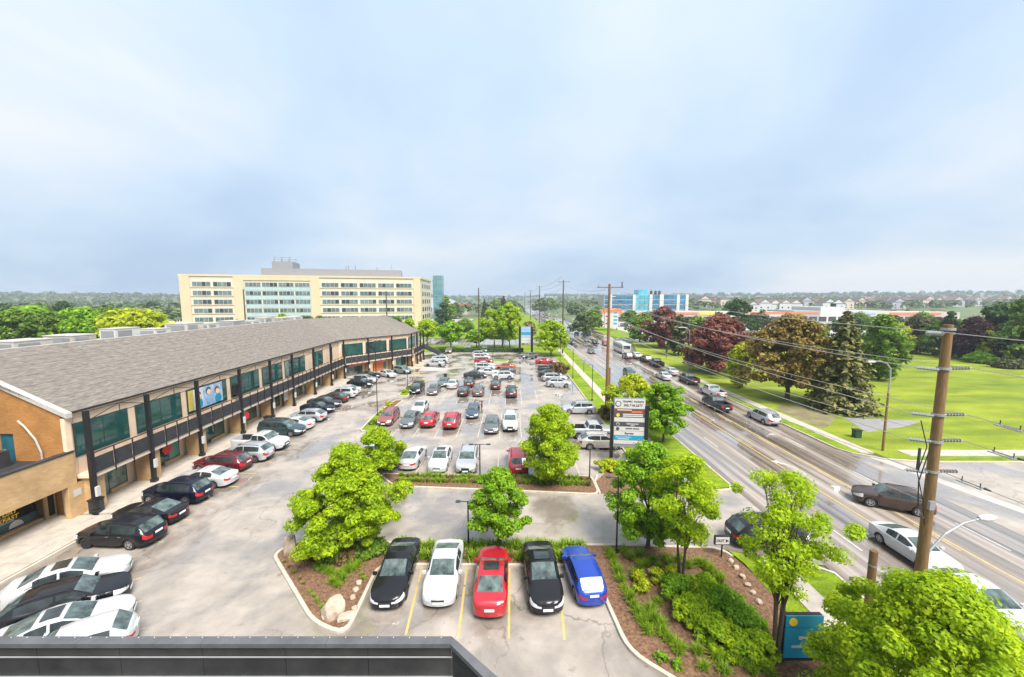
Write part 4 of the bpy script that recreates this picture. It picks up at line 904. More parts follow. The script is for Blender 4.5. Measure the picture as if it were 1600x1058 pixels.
    for nm, fs in parts.items():
        base_nm = nm.split(':')[0]; used = sorted({k for f in fs for k in f}); mp = {k: a for a, k in enumerate(used)}
        bb = MB().add([V[k] for k in used], [tuple(dict.fromkeys(mp[k] for k in f)) for f in fs]); bb.f = [f for f in bb.f if len(f) > 2]
        if nm == 'body' or nm.startswith('door'):
            pass
        res.append((nm, base_nm, bb.mesh(base_nm, smooth=38)))
    ex = []
    hw = W/2; zb = pl_(c['belt'], .4)
    if lod <= 1:
        for s in (-1, 1):
            ex.append(('mirror', MB().obox((L*(.5-c['cowl']-.045), s*(hw+.06)), (1,0), (0,1), .075, .10, zb+.02, zb+.16).mesh('mirror'), 'paint'))
        ex.append(('license_plate', MB().box(L/2+.095,L/2+.112,-.25,.25,.42 if kind != 'pickup' else .62,.54 if kind != 'pickup' else .74).mesh('license_plate'), M['plate']))
        rz_ = .62 if kind in ('sedan','coupe') else .78; ex.append(('license_plate', MB().box(-L/2-.118,-L/2-.10,-.25,.25,rz_,rz_+.13).mesh('license_plate'), M['plate']))
        if kind in ('suv','wagon','minivan','crossover'):
            for s in (-1, 1):
                zr = pl_(c['top'], .5); ex.append(('roof_rail', MB().tube([(L*(.5-c['head']-.04),s*hw*.66,zr-.02),(L*(.5-c['head']-.08),s*hw*.66,zr+.04),(L*(.5-.8),s*hw*.66,zr+.03),(L*(.5-.85),s*hw*.66,zr-.05)], .022, 5).mesh('roof_rail'), M['trim']))
    hd = []
    if lod == 0:
        for s in (-1, 1):
            for u in (c['dr'][1]-.035, c['dr'][2]-.035): hd.append(MB().obox((L*(.5-u), s*(hw*.985)), (1,0), (0,1), .10, .022, zb-.13, zb-.10).mesh('door_handle'))
    CMESH[key] = (res, ex, hd, c); return CMESH[key]
PAINT = {}; NCAR = 0
def paint(n):
    if n in PAINT: return PAINT[n]
    C = dict(black=(.008,.008,.010), white=(.44,.44,.437), red=(.36,.008,.018), silver=(.42,.43,.44), grey=(.13,.135,.14), dark=(.035,.038,.042), navy=(.006,.009,.024), blue=(.008,.05,.36), maroon=(.13,.006,.012), pink=(.33,.075,.07), beige=(.55,.50,.44), teal=(.03,.06,.065), gold=(.27,.22,.13), brown=(.07,.045,.035), sage=(.20,.25,.24), olive=(.045,.055,.045), slate=(.05,.075,.12), bronze=(.13,.11,.095), rust=(.42,.10,.045))[n]
    met = .0 if n in ('white','black','red') else .35
    PAINT[n] = mat('car_paint_'+n, C, .35, met, var=.05, scale=.8, coat=.5 if n in ('black','dark','navy','brown') else .8, spec=.2 if n in ('black','dark','navy','brown') else .5); return PAINT[n]
GLM = {'windshield':'cglass2','rear_window':'cglass2','side_window':'cglass','headlight':'lamp','taillight':'tail','grille':'trim','underbody':'trim','bumper_trim':'trim','cargo_bed':'trim'}
def make_car(kind, col, xy, head, label, cat='car', lod=0, group=None, name=None, sc=1.0, sunroof=False, z=0.0):
    global NCAR
    NCAR += 1; kind0 = kind
    if kind == 'suv' and NCAR % 3 == 1: kind = 'crossover'
    if kind == 'sedan' and NCAR % 3 == 2: kind = 'coupe'
    res, ex, hd, c = car_mesh(kind, lod); L, W = c['L'], c['W']; kind = kind0
    nm = name or {'sedan':'sedan_car','suv':'sport_utility_car','hatch':'hatchback_car','minivan':'minivan','pickup':'pickup_truck','wagon':'wagon_car'}[kind]
    root = thing(nm, label, cat, (xy[0], xy[1], z), R(head), group); root.scale = (sc*random.uniform(.97,1.03), sc*random.uniform(.98,1.02), sc*random.uniform(.97,1.05)); pm_ = paint(col); doors = {}
    for key, bn, me in res:
        mm = M[GLM[bn]] if bn in GLM else pm_
        if bn == 'bumper_trim' and kind in ('sedan','hatch','coupe') and col not in ('dark',): mm = pm_ if key == 'x' else M['trim']
        o = link(bn, me, mm, root)
        if bn == 'door': doors[key] = o
    for n_, me, mm in ex: link(n_, me, pm_ if mm == 'paint' else mm, root)
    if hd:
        for (k, me) in zip(('door:00','door:01','door:10','door:11'), hd):
            if k in doors: link('door_handle', me, M['rim'] if col in ('black','white') else pm_, doors[k])
    Rw = c['R']; ty = W/2-.13
    for u in c['wb']:
        for s in (-1, 1):
            wo = link('wheel', TYRE, M['tyre'], root, (L*(.5-u), s*ty, Rw)); wo.scale = (Rw, Rw*.8, Rw)
            if s < 0: wo.rotation_euler = (0, 0, math.pi)
            if lod <= 1: link('rim', RIM, M['rim'] if (col != 'black' or random.random() < .7) else M['trim'], wo)
    if sunroof:
        zt_ = pl_(c['top'], .55)+.016; link('sunroof', MB().box(L*(.5-.62),L*(.5-.49),-.42,.42,zt_-.02,zt_+.012).mesh('sunroof'), M['cglass'], root)
    return root
# a vehicle whose near bumper (kind F or B) or near side (R, L) meets the ground at a point of the view
def park(kind, col, px, py, face, label, lod=None, dh=0, sc=1.03, **k):
    c = CAR[kind]; x, y = g(px, py); L, W = c['L']*sc, c['W']*sc
    if lod is None: lod = 0 if y < 58 else (1 if y < 80 else 2)
    if face in 'FB': hd, cx_, cy_ = (-90 if face == 'F' else 90), x, y+L/2-.1
    else: hd, cx_, cy_ = (0 if face == 'R' else 180), x, y+W/2-.05
    return make_car(kind, col, (cx_, cy_), hd+dh, label, 'pickup' if kind == 'pickup' else ('van' if kind == 'minivan' else 'car'), lod, sc=sc, **k)
random.seed(2)
GA = 'cars in the front stalls'
park('sedan','black',601,954,'F','black sedan nose out beside the pointed mulch bed', dh=2, group=GA)
park('sedan','white',683,955,'F','white sedan nose out between black sedan and red car', dh=1, group=GA)
park('sedan','red',765,969,'B','red sedan parked nose in, middle of the five front cars', dh=0, group=GA, sunroof=True)
park('sedan','black',852,964,'F','black sedan nose out between red sedan and blue hatchback', dh=3, group=GA, sunroof=True)
park('hatch','blue',921,952,'B','bright blue hatchback parked nose in beside the grass bed', dh=6, sc=1.0, group=GA)
GB = 'cars angled at the bottom left'
for nq, (kind, col, px, py, fl, sr, lab) in enumerate((('sedan','white',205,893,0,True,'white sedan with sunroof, topmost of four angled cars at lower left'),('suv','black',203,931,0,False,'black sport utility car between two white cars at lower left'),('sedan','white',207,960,0,True,'white sedan with sunroof behind the grey parapet at lower left'),('hatch','white',206,995,1,False,'white hatchback with red tail lamp right above the parapet'))):
    c = CAR[kind]; x, y = g(205,893); x += (0,2.45,4.6,6.7)[nq]*.73; y -= (0,2.45,4.6,6.7)[nq]*.714; a_ = R(34); L = c['L']*1.03; make_car(kind, col, (x-math.cos(a_)*L/2, y-math.sin(a_)*L/2), 34+(180 if fl else 0), lab, 'car', 0, GB, sc=1.03, sunroof=sr)
GC = 'cars along the shop walkway'
def shop(kind, col, px, py, rear, lab, **k):     # px, py = near rear or front corner on the lot side
    c = CAR[kind]; x, y = g(px, py); L, W = c['L']*1.03, c['W']*1.03; hd = 183 if rear else 3
    lod = 0 if y < 50 else (1 if y < 75 else 2)
    make_car(kind, col, (x-L/2+.1, y+W/2), hd-6, lab, 'pickup' if kind == 'pickup' else ('van' if kind == 'minivan' else 'car'), lod, GC, sc=1.03, **k)
shop('wagon','black',226,860,1,'black wagon at the near end of the shop stalls')
shop('sedan','black',268,824,1,'black sedan behind the near black wagon')
shop('suv','navy',308,791,1,'dark navy sport utility car beside the first plaza columns')
shop('sedan','white',352,764,1,'white sedan between navy utility car and dark red car')
shop('wagon','maroon',376,740,1,'dark red car in the shop stalls behind a white sedan')
shop('suv','silver',414,724,1,'silver utility car between dark red car and white pickup')
shop('pickup','white',440,707,0,'white pickup truck nose out in front of the shops')
shop('minivan','teal',466,683,0,'dark teal minivan nose out behind the white pickup')
shop('sedan','white',482,673,1,'white sedan parked behind the dark teal minivan')
shop('suv','silver',503,661,1,'silver utility car in the shop stalls beside a yellow hatch mark')
shop('sedan','navy',517,647,0,'navy blue sedan nose out in the shop stalls')
shop('sedan','dark',527,638,0,'charcoal sedan nose out behind the navy blue sedan')
shop('suv','brown',539,631,1,'brown utility car between charcoal sedan and white utility car')
shop('suv','white',553,623,1,'white utility car next to the brown one by the shops')
shop('sedan','white',559,617,1,'farther of two white cars side by side in the shop stalls')
shop('suv','black',579,607,0,'black utility car nose out near the bend of the plaza')
shop('suv','silver',586,600,0,'silver grey utility car behind the black one at the plaza bend')
shop('sedan','black',591,592,0,'black sedan farthest in the row at the plaza bend')
make_car('sedan','white',(g(606,590)[0]-.5,g(606,590)[1]+1.0),-35,'white sedan in front of the orange shop awning','car',2,GC)
make_car('suv','sage',(g(631,585)[0]-.6,g(631,585)[1]+1.2),-30,'sage green utility car beside the yellow hatch marks','car',2,GC)
GD = 'cars in the middle of the lot'
def P(*a, **k): return park(*a, group=GD, **k)
P('sedan','silver',568,733,'F','silver car half hidden behind the largest round tree')
P('suv','black',598,738,'F','black car hidden behind the small island tree', dh=2)
P('sedan','white',637,737,'B','white sedan nose in beside the small island tree', dh=-2)
P('sedan','white',682,742,'F','white sedan with sunroof nose out beside the planted island', sunroof=True)
P('suv','silver',727,744,'F','silver grey utility car nose out behind the double arm lamp')
P('suv','red',810,745,'B','red utility car peeking out left of the dense oval tree')
P('sedan','dark',862,748,'F','dark sedan hidden behind the dense oval tree')
P('wagon','pink',599,668,'F','faded red car at the end of a turf island')
P('sedan','white',651,649,'F','white sedan nose to nose with a grey sedan')
P('sedan','grey',634,671,'F','grey sedan nose out in front of a white sedan')
P('suv','red',666,671,'B','red utility car nose in beside a grey sedan')
P('suv','red',702,673,'B','red boxy utility car right of the other red car')
P('hatch','slate',737,656,'F','dark blue hatchback with a person standing beside it')
P('hatch','grey',767,680,'F','dark grey hatchback nose out right of the person')
P('suv','white',797,676,'F','white utility car nose out beside the dense oval tree')
P('suv','black',647,617,'F','black utility car at the tip of the second turf island')
P('sedan','bronze',674,619,'F','bronze sedan right of the black utility car')
P('sedan','grey',690,606,'F','grey car behind the bronze sedan')
P('sedan','white',705,609,'B','white sedan nose in among dark cars in the third row')
P('suv','dark',732,607,'B','charcoal utility car behind another dark car in the third row')
P('sedan','dark',722,621,'B','charcoal sedan in front of the charcoal utility car')
P('sedan','bronze',746,621,'B','bronze grey sedan nose in beside the charcoal sedan')
P('sedan','brown',774,610,'B','dark brown sedan in the third row, second from its right end')
P('suv','dark',799,623,'B','charcoal utility car at the right end of the third row')
def S(*a, **k): return park(*a, group='cars parked sideways in the far rows', **k)
S('sedan','dark',742,592,'R','dark sedan sideways at the near end of the left far row')
S('sedan','white',764,587,'R','white sedan just behind the dark sideways sedan')
S('suv','silver',757,580,'R','silver utility car in the left far row, third from the front')
S('sedan','white',757,575,'R','white car just in front of the red car in the left far row')
S('suv','red',755,569,'R','red car in the left far row beside a turf island')
S('suv','white',752,563,'R','white utility car just behind the red far car')
S('suv','silver',750,558,'R','silver utility car at the far end of the left far row')
S('suv','white',786,593,'L','white utility car at the near end of the right far row')
S('sedan','slate',789,585,'L','slate blue sedan just behind the white far utility car')
S('sedan','rust',789,578,'L','orange red sedan at the back of the right far row')
S('sedan','silver',678,573,'L','silver sedan in the walkway stalls by the steel stair')
S('suv','white',686,567,'L','white utility car behind the silver sedan by the steel stair')
S('sedan','silver',688,562,'L','silver sedan farthest back by the steel stair')
S('suv','silver',873,606,'R','silver utility car first of the cluster against the right kerb')
S('suv','silver',867,597,'R','silver utility car second of the cluster against the right kerb')
S('sedan','dark',860,590,'R','dark sedan between silver car and dark pickup at right kerb')
S('pickup','olive',861,583,'R','dark green pickup truck against the right kerb')
S('sedan','red',852,569,'R','red sedan at the far right corner of the lot')
S('suv','bronze',828,561,'L','bronze grey utility car driving past the far tenant sign', dh=25)
P('suv','gold',700,553,'F','gold utility car against the far hedge')
P('suv','silver',729,551,'F','silver utility car against the far hedge')
P('suv','grey',756,552,'F','grey utility car against the far hedge')
P('sedan','silver',678,556,'F','silver car tucked beside the foot of the steel stair')
S('suv','silver',906,648,'L','silver utility car alone against the right kerb beside brown shrub')
S('pickup','silver',925,687,'R','silver pickup truck behind the beige utility car near the tenant sign')
S('suv','beige',941,704,'R','beige boxy utility car left of the tall tenant sign')
S('sedan','grey',957,678,'R','grey sedan behind the post of the tall tenant sign') if 0 else None
# road traffic
GE = 'vehicles on the main road'
def D(kind, col, px, py, away, lab, lod=None, dh=0, side=0, cat=None):
    c = CAR[kind]; x, y = g(px, py)
    if lod is None: lod = 0 if y < 60 else (1 if y < 85 else 2)
    return make_car(kind, col, (x, y), (90 if away else -90)+dh, lab, cat or ('pickup' if kind == 'pickup' else 'car'), lod, GE, sc=1.03)
D('sedan','white',1424,868,0,'white sedan on the road just left of the big wooden pole')
D('sedan','white',1532,955,0,'white sedan nearest the lower right corner on the road')
D('suv','brown',1392,792,1,'brown utility car turning beside the big wooden pole', dh=60)
D('suv','silver',1192,658,1,'grey green utility car alone in the far lane by the park', dh=1)
D('pickup','dark',1119,638,1,'charcoal pickup truck beside a white pickup on the road')
D('pickup','white',1113,619,1,'white pickup truck in the kerb lane along the park')
D('pickup','dark',1076,598,1,'charcoal pickup truck ahead of the white pickup')
D('sedan','white',1048,584,1,'white sedan ahead of the charcoal pickup in the kerb lane')
D('sedan','white',1037,592,1,'white sedan beside another white sedan in the middle lane')
D('pickup','black',1026,572,1,'black pickup truck with open bed in the kerb lane')
D('suv','dark',1009,565,1,'charcoal utility car between black pickup and white bus')
D('suv','white',993,559,1,'white utility car right behind the bus')
D('suv','grey',980,560,1,'grey utility car in the lane beside the bus')
D('hatch','teal',983,586,0,'dark teal hatchback coming along the near lanes right of the pole')
D('sedan','bronze',924,552,0,'bronze sedan left of the second wooden pole')
D('suv','black',1196,846,1,'black utility car leaving the driveway behind the OUT sign', dh=-88)
D('suv','red',946,540,0,'red utility car waiting at the far junction')
D('suv','brown',930,537,0,'brown utility car beside the red one at the junction')
D('sedan','grey',917,534,0,'grey sedan in the queue left of the brown car')
D('suv','navy',920,524,0,'dark blue utility car at the far junction')
D('sedan','dark',901,524,0,'dark sedan in the middle of the far junction')
D('suv','dark',906,513,1,'dark utility car beyond the junction by the far kerb')
D('sedan','white',893,517,0,'white sedan just beyond the junction')
D('sedan','navy',891,537,0,'dark blue sedan in the kerb lane behind the clipped verge tree')
for px, py, cl, ord_ in ((882,499,'dark','first'),(865,488,'dark','second'),(856,497,'grey','third'),(853,484,'black','fourth'),(846,490,'silver','fifth'),(872,489,'grey','sixth'),(861,484,'white','seventh'),(890,508,'white','eighth'),(869,494,'silver','ninth'),(876,505,'dark','tenth'),(886,521,'silver','eleventh'),(850,480,'grey','twelfth'),(858,491,'white','thirteenth'),(842,484,'dark','fourteenth'),(880,493,'red','fifteenth'),(897,506,'grey','sixteenth')):
    D('sedan',cl,px,py,0,f'{cl} car far up the road, {ord_} tiny car beyond the white sedan')
# parked cars of the far lots
random.seed(31)
OR2 = 'front second third fourth fifth sixth seventh eighth'.split()
def farlot(n, x0, x1, y0, y1, lab, grp):
    k = 0; rows = max(1, int((y1-y0)/9)); per = n//rows
    for r_ in range(rows):
        for i in range(per):
            x = x0+(x1-x0)*(i+.5)/per
            make_car(random.choice(['sedan','suv','hatch','suv']), random.choice(['white','silver','grey','black','white','slate','red','dark','silver']), (x, y0+r_*9), random.choice([90,-90]), f'{OR[i]} car from left, {OR2[r_]} row of {lab}', 'car', 2, grp, z=.02)
farlot(24, -128, -108, 240, 276, 'the crowded lot left of the office block', 'cars in the lot left of the office')
farlot(22, -54, -33, 232, 300, 'the lot right of the glass tower', 'cars in the lot beyond the cross street')
farlot(30, 62, 165, 225, 262, 'the retail strip lot', 'cars in front of the retail strip')
# coach
def bus(x, y, head, lab):
    t = thing('bus', lab, 'bus', (x,y,0), R(head), GE); L, W, Hh = 11.5, 2.55, 3.1
    b = MB(); prof = [(-L/2,.5),(L/2-.05,.45),(L/2,.9),(L/2-.1,1.6),(L/2-.45,Hh-.15),(L/2-.9,Hh),(-L/2+.25,Hh),(-L/2,Hh-.25)]
    n = len(prof); V = [(p[0],-W/2,p[1]) for p in prof]+[(p[0],W/2,p[1]) for p in prof]
    b.add(V, [tuple(range(n)), tuple(range(2*n-1,n-1,-1))]+[(i,n+i,n+(i+1)%n,(i+1)%n) for i in range(n)])
    link('body', b.mesh('body'), paint('white'), t)
    for s in (-1, 1):
        for k in range(7): link('side_window', MB().box(-L/2+.5+k*1.45,-L/2+1.85+k*1.45,s*W/2-.02,s*W/2+.02,1.55,2.6).mesh('side_window'), M['cglass'], t)
    link('windshield', MB().add([(L/2-.07,-1.1,1.5),(L/2-.07,1.1,1.5),(L/2-.42,1.1,2.75),(L/2-.42,-1.1,2.75)],[(0,1,2,3)]).mesh('windshield'), M['cglass'], t)
    link('rear_window', MB().box(-L/2-.02,-L/2+.01,-1.0,1.0,1.6,2.6).mesh('rear_window'), M['cglass'], t)
    for s in (-1, 1):
        link('taillight', MB().box(-L/2-.03,-L/2-.005,s*1.05-.12,s*1.05+.12,.9,1.3).mesh('taillight'), M['tail'], t)
        for u in (-3.4, 3.6):
            wo = link('wheel', TYRE, M['tyre'], t, (u, s*(W/2-.17), .5)); wo.scale = (.5,.42,.5); wo.rotation_euler = (0,0,0 if s > 0 else math.pi)
bx_, by_ = g(975,552); bus(bx_, by_+3, 90, 'white coach bus in the kerb lane ahead of the pickups')
# ---------------------------------------------------------------- trees and plants
import numpy as np
LM = {
 'lime': leafmat('lime_leaves', (.25,.40,.006), (.56,.71,.025), .58), 'green': leafmat('fresh_green_leaves', (.14,.31,.008), (.38,.60,.03), .55),
 'yellow': leafmat('yellow_green_leaves', (.30,.38,.006), (.56,.60,.02), .4), 'mid': leafmat('mid_green_leaves', (.085,.165,.012), (.21,.33,.03)),
 'deep': leafmat('deep_green_leaves', (.03,.07,.016), (.08,.15,.035)), 'beech': leafmat('copper_leaves', (.11,.035,.025), (.34,.125,.095)),
 'bronze': leafmat('bronze_leaves', (.13,.085,.016), (.38,.28,.07)), 'needle': leafmat('spruce_needles', (.085,.095,.02), (.25,.24,.07), .15),
 'purple': leafmat('dark_purple_leaves', (.028,.010,.010), (.085,.028,.028)), 'olive': leafmat('olive_needles', (.04,.05,.016), (.11,.12,.035), .1),
 'tuft': leafmat('ornamental_grass', (.14,.26,.01), (.36,.50,.03), .35), 'dry': leafmat('dry_grass', (.20,.17,.05), (.36,.30,.10), .3),
 'brownbush': leafmat('bronze_shrub_leaves', (.12,.075,.025), (.24,.16,.06), .2), 'far': leafmat('far_leaves', (.06,.10,.03), (.15,.20,.06), .2)}
def leaf_cloud(rng, cen, nrm, size, asp=1.5):
    n = len(cen); a = rng.normal(size=(n,3)); a -= (a*nrm).sum(1)[:,None]*nrm; a /= np.linalg.norm(a,axis=1)[:,None]+1e-9; b = np.cross(nrm, a)
    s = size*rng.uniform(.45,1.45,n)[:,None]; a *= s*asp*.5; b *= s*.5; lift = nrm*s*.22
    V = np.stack([cen-a, cen-a*.25-b+lift, cen+a*1.15, cen-a*.25+b+lift], 1).reshape(-1,3)
    return V, np.arange(n*4).reshape(-1,4)
def mesh_np(name, V, F, m):
    me = bpy.data.meshes.new(name); me.vertices.add(len(V)); me.vertices.foreach_set('co', V.astype('f').ravel())
    k = F.shape[1]; me.loops.add(F.size); me.loops.foreach_set('vertex_index', F.astype('i').ravel()); me.polygons.add(len(F)); me.polygons.foreach_set('loop_start', np.arange(len(F), dtype='i')*k)
    me.update(calc_edges=True); me.validate(); me.materials.append(m); return me
def crown_np(rng, env, zc0, zc1, rad, nclump, per, leaf, clr, flat=.75, bias=.62, lob=.18):
    # clumps through an uneven envelope; each clump is a shell of leaves
    ph = rng.uniform(0, 6.28, 6); C = []; Nn = []
    cl = []
    k = 0
    while len(cl) < nclump and k < nclump*60:
        k += 1
        t = rng.uniform(0,1); an = rng.uniform(0, 6.28)
        rr = np.interp(t, [e[0] for e in env], [e[1] for e in env])*(1+lob*math.sin(2*an+ph[0]+3*t)+lob*.7*math.sin(5*an+ph[1]+7*t))
        q = rng.uniform(0,1)**(1-bias) if rng.random() < .8 else rng.uniform(0,1)
        cl.append((rad*rr*q*math.cos(an), rad*rr*q*math.sin(an), zc0+(zc1-zc0)*t, q))
    for x, y, z, q in cl:
        r = clr*rng.uniform(.65,1.3); d = rng.normal(size=(per,3)); d /= np.linalg.norm(d,axis=1)[:,None]; d[:,2] = d[:,2]*.9+.12
        p = np.array([x,y,z])+d*np.array([1,1,flat])*r*rng.uniform(.45,1.05,(per,1)); C.append(p)
        nn = d*1.0+np.array([0,0,.55])+rng.normal(size=(per,3))*.5; nn /= np.linalg.norm(nn,axis=1)[:,None]; Nn.append(nn)
    return cl, leaf_cloud(rng, np.concatenate(C), np.concatenate(Nn), leaf)
def trunk_mesh(rng, h0, h1, r, cl, stems=1, nb=9, spread=.5):
    b = MB()
    for s in range(stems):
        a = 6.28*s/stems+.4; dx, dy = (math.cos(a)*spread, math.sin(a)*spread) if stems > 1 else (0,0); rr = r*(.72 if stems > 1 else 1)
        pts = [Vector((dx*.15,dy*.15,-.05))]
        for k in range(1,6): t = k/5; pts.append(Vector((dx*(.15+.85*t)+rng.normal()*.04*h1/6, dy*(.15+.85*t)+rng.normal()*.04*h1/6, h1*.82*t)))
        b.tube(pts, [rr*(1.25 if k == 0 else (1-.78*k/5)) for k in range(6)], 8)
        for k in range(nb):
            x, y, z, q = cl[rng.integers(len(cl))]; t = min(.9, max(h0/h1, z/h1*.62)); f = t*5; i = min(4,int(f)); p0 = pts[i].lerp(pts[i+1], f-i); e = Vector((x,y,z))*.92+Vector((0,0,.08*z)); mid = p0.lerp(e,.5)+Vector((0,0,.06*h1))
            if stems > 1 and (e.x*dx+e.y*dy) < -.2*spread: continue
            b.tube([p0, mid, e], [rr*.38, rr*.22, rr*.06], 5)
    return b.mesh('trunk', smooth=60)
ENV = {'oval':[(0,.35),(.15,.8),(.4,1),(.65,.9),(.85,.55),(1,.12)], 'round':[(0,.55),(.2,.95),(.45,1),(.7,.88),(.9,.5),(1,.15)], 'pyr':[(0,.7),(.15,1),(.38,.95),(.6,.62),(.8,.36),(1,.08)], 'broad':[(0,.7),(.12,1),(.4,1),(.65,.8),(.85,.42),(1,.1)], 'vase':[(0,.25),(.3,.7),(.6,1),(.8,.85),(1,.3)], 'cone':[(0,1),(1,.05)]}
TREEM = {}
def tree(name, label, xy, Hh, rad, z0, m, env='oval', ncl=110, per=70, leaf=.2, clr=.55, stems=1, tr=.13, seed=0, group=None, dx=0., sq=1., key=None, z=0., cat='tree', nb=9, lob=.18):
    k = key or seed
    if k not in TREEM:
        rng = np.random.default_rng(seed+100); cl, (V, F) = crown_np(rng, ENV[env], z0+clr*.5, Hh-clr*.6, rad-clr*.5, ncl, per, leaf, clr, lob=lob)
        TREEM[k] = (mesh_np('crown', V, F, LM[m]), trunk_mesh(rng, z0, Hh, tr, cl, stems, nb), Hh, rad)
    cme, tme, H0, R0 = TREEM[k]
    t = thing(name, label, cat, (xy[0], xy[1], z), seed*1.3 if key else 0, group)
    link('crown', cme, LM[m], t); link('trunk', tme, M['bark'], t)
    t.scale = (rad/R0*sq, rad/R0/sq, Hh/H0); return t
# garden trees
tree('maple_tree','broad lime green tree at the pointed mulch bed', (-10.8,24.3), 7.1, 3.65, .7, 'lime', 'pyr', 165, 330, .115, .58, seed=1, lob=.2)
tree('maple_sapling','slim sapling with lime leaves left of the broad lime tree', g(487,862), 4.3, 1.1, 2.2, 'lime', 'round', 22, 70, .2, .45, tr=.05, seed=2)
tree('maple_tree','small round bright green tree beside the lamp post in the kerb strip', g(780,856), 5.5, 2.25, 1.2, 'green', 'oval', 90, 260, .11, .46, seed=3)
tree('maple_tree','tall dense green tree left of the yellow green multi stem tree', (9.0,24.2), 7.3, 2.75, .6, 'green', 'oval', 125, 250, .115, .53, seed=4)
tree('locust_tree','yellow green open tree with forked trunk behind the big shrub', (10.0,21.3), 7.7, 2.6, 2.3, 'lime', 'vase', 64, 200, .10, .5, stems=3, tr=.12, seed=5, nb=24)
tree('locust_tree','open multi stem tree with pale leaves beside the blue sign', (12.05,16.2), 9.0, 2.55, 3.4, 'lime', 'vase', 76, 170, .085, .48, stems=4, tr=.11, seed=6, nb=34)
tree('maple_tree','large bright green tree filling the lower right corner', (13.9,11.5), 7.7, 3.6, .8, 'lime', 'broad', 220, 480, .085, .6, seed=7)
tree('maple_tree','small round tree at the left tip of the planted island', g(597,750), 4.9, 2.35, 1.0, 'lime', 'round', 85, 200, .12, .48, seed=8)
tree('maple_tree','dense oval green tree on the planted island', g(858,752), 7.2, 3.0, .5, 'lime', 'oval', 160, 230, .125, .55, seed=9)
tree('maple_tree','round green tree on the verge right of the tenant sign', g(1036,692), 7.1, 3.1, 1.4, 'green', 'round', 120, 110, .19, .6, seed=10)
tree('locust_tree','yellow green loose tree on the verge behind the tenant sign', g(990,665), 6.9, 3.8, 2.0, 'yellow', 'broad', 110, 100, .19, .6, seed=11)
0 and tree('maple_tree','slim green tree on the verge right beside the tenant sign', (13.2,36.9), 5.2, 1.8, .8, 'lime', 'oval', 60, 60, .22, .5, seed=12)
# middle distance
def mid(name, label, px, py, Hh, rad, z0, m, env='round', seed=0, sq=1., stems=1, ncl=90, per=45, leaf=.5, clr=1.2, xy=None, group=None, key=None, tr=.2, z=0.):
    return tree(name, label, xy or g(px,py), Hh, rad, z0, m, env, ncl, per, leaf, clr, stems, tr, seed, group, sq=sq, key=key, z=z)
GT = 'trees beyond the far end of the lot'
mid('maple_tree','small green tree beyond the plaza end, left of the gold car',704,546,9.5,4.6,2.6,'green',seed=20,group=GT)
mid('maple_tree','yellow green tree hugging the far plaza corner',668,540,9.5,4.2,3.0,'lime',seed=21,group=GT)
mid('locust_tree','left trunk of the tall tree cluster beyond the lot end',773,545,14.0,5.2,3.0,'lime','oval',seed=22,group=GT)
mid('locust_tree','middle trunk of the tall tree cluster beyond the lot end',785,545,14.5,5.0,3.0,'green','oval',seed=23,group=GT)
mid('locust_tree','right trunk of the tall tree cluster beyond the lot end',797,545,15.5,5.2,3.0,'lime','oval',seed=24,group=GT)
mid('maple_tree','small tree left of the tall cluster by a dark pole',745,545,6.5,3.4,2.0,'green',seed=25,group=GT)
mid('locust_tree','bright green verge tree at the far right corner of the lot',861,557,10.8,4.7,1.6,'lime','round',seed=26,stems=3,group=GT)
mid('shrub_tree','pale tan shrub behind the far tenant sign',826,530,7.5,3.4,1.0,'dry',seed=27,group=GT)
mid('evergreen_tree','dark round evergreen at the foot of the glass tower',690,530,15,5.5,.5,'deep','round',xy=(-38,214),seed=28)
mid('shrub_tree','olive shrub mound on the lawn across the cross street',0,0,7,5.5,.3,'mid',xy=(-24,196),seed=29)
mid('copper_beech','copper red bushy tree nearest the white bus',0,0,14.0,7.0,.5,'beech','round',xy=(51,131),seed=30,ncl=170,per=60,leaf=.5)
mid('copper_beech','broad copper red tree with pinkish top beside the road',0,0,13.2,8.6,.8,'beech','broad',xy=(46.5,86),seed=31,ncl=230,per=70,leaf=.42,tr=.35)
mid('bronze_maple','bronze brown spreading tree left of the tall spruce',0,0,14.2,6.9,2.2,'bronze','broad',xy=(45.0,62),seed=32,ncl=220,per=90,leaf=.32,clr=1.0,tr=.32)
mid('evergreen_tree','olive green conifer between the two copper trees',0,0,12,3.4,.5,'olive','oval',xy=(49,113),seed=33)
mid('yellow_shrub','yellow green tall shrub in front of the bronze tree',1172,600,8.6,2.5,.4,'yellow','oval',xy=(42.5,71),seed=34,leaf=.3,clr=.8)
mid('maple_tree','dark green tree behind the tall spruce',0,0,13.5,4.6,.4,'mid','oval',xy=(75,78),seed=35,ncl=150,per=60,leaf=.35)
mid('pine_tree','broad dark pine behind the copper trees',0,0,16.8,9.5,3,'deep','broad',xy=(93,160),seed=36,ncl=130)
GF = 'trees along the back of the field'
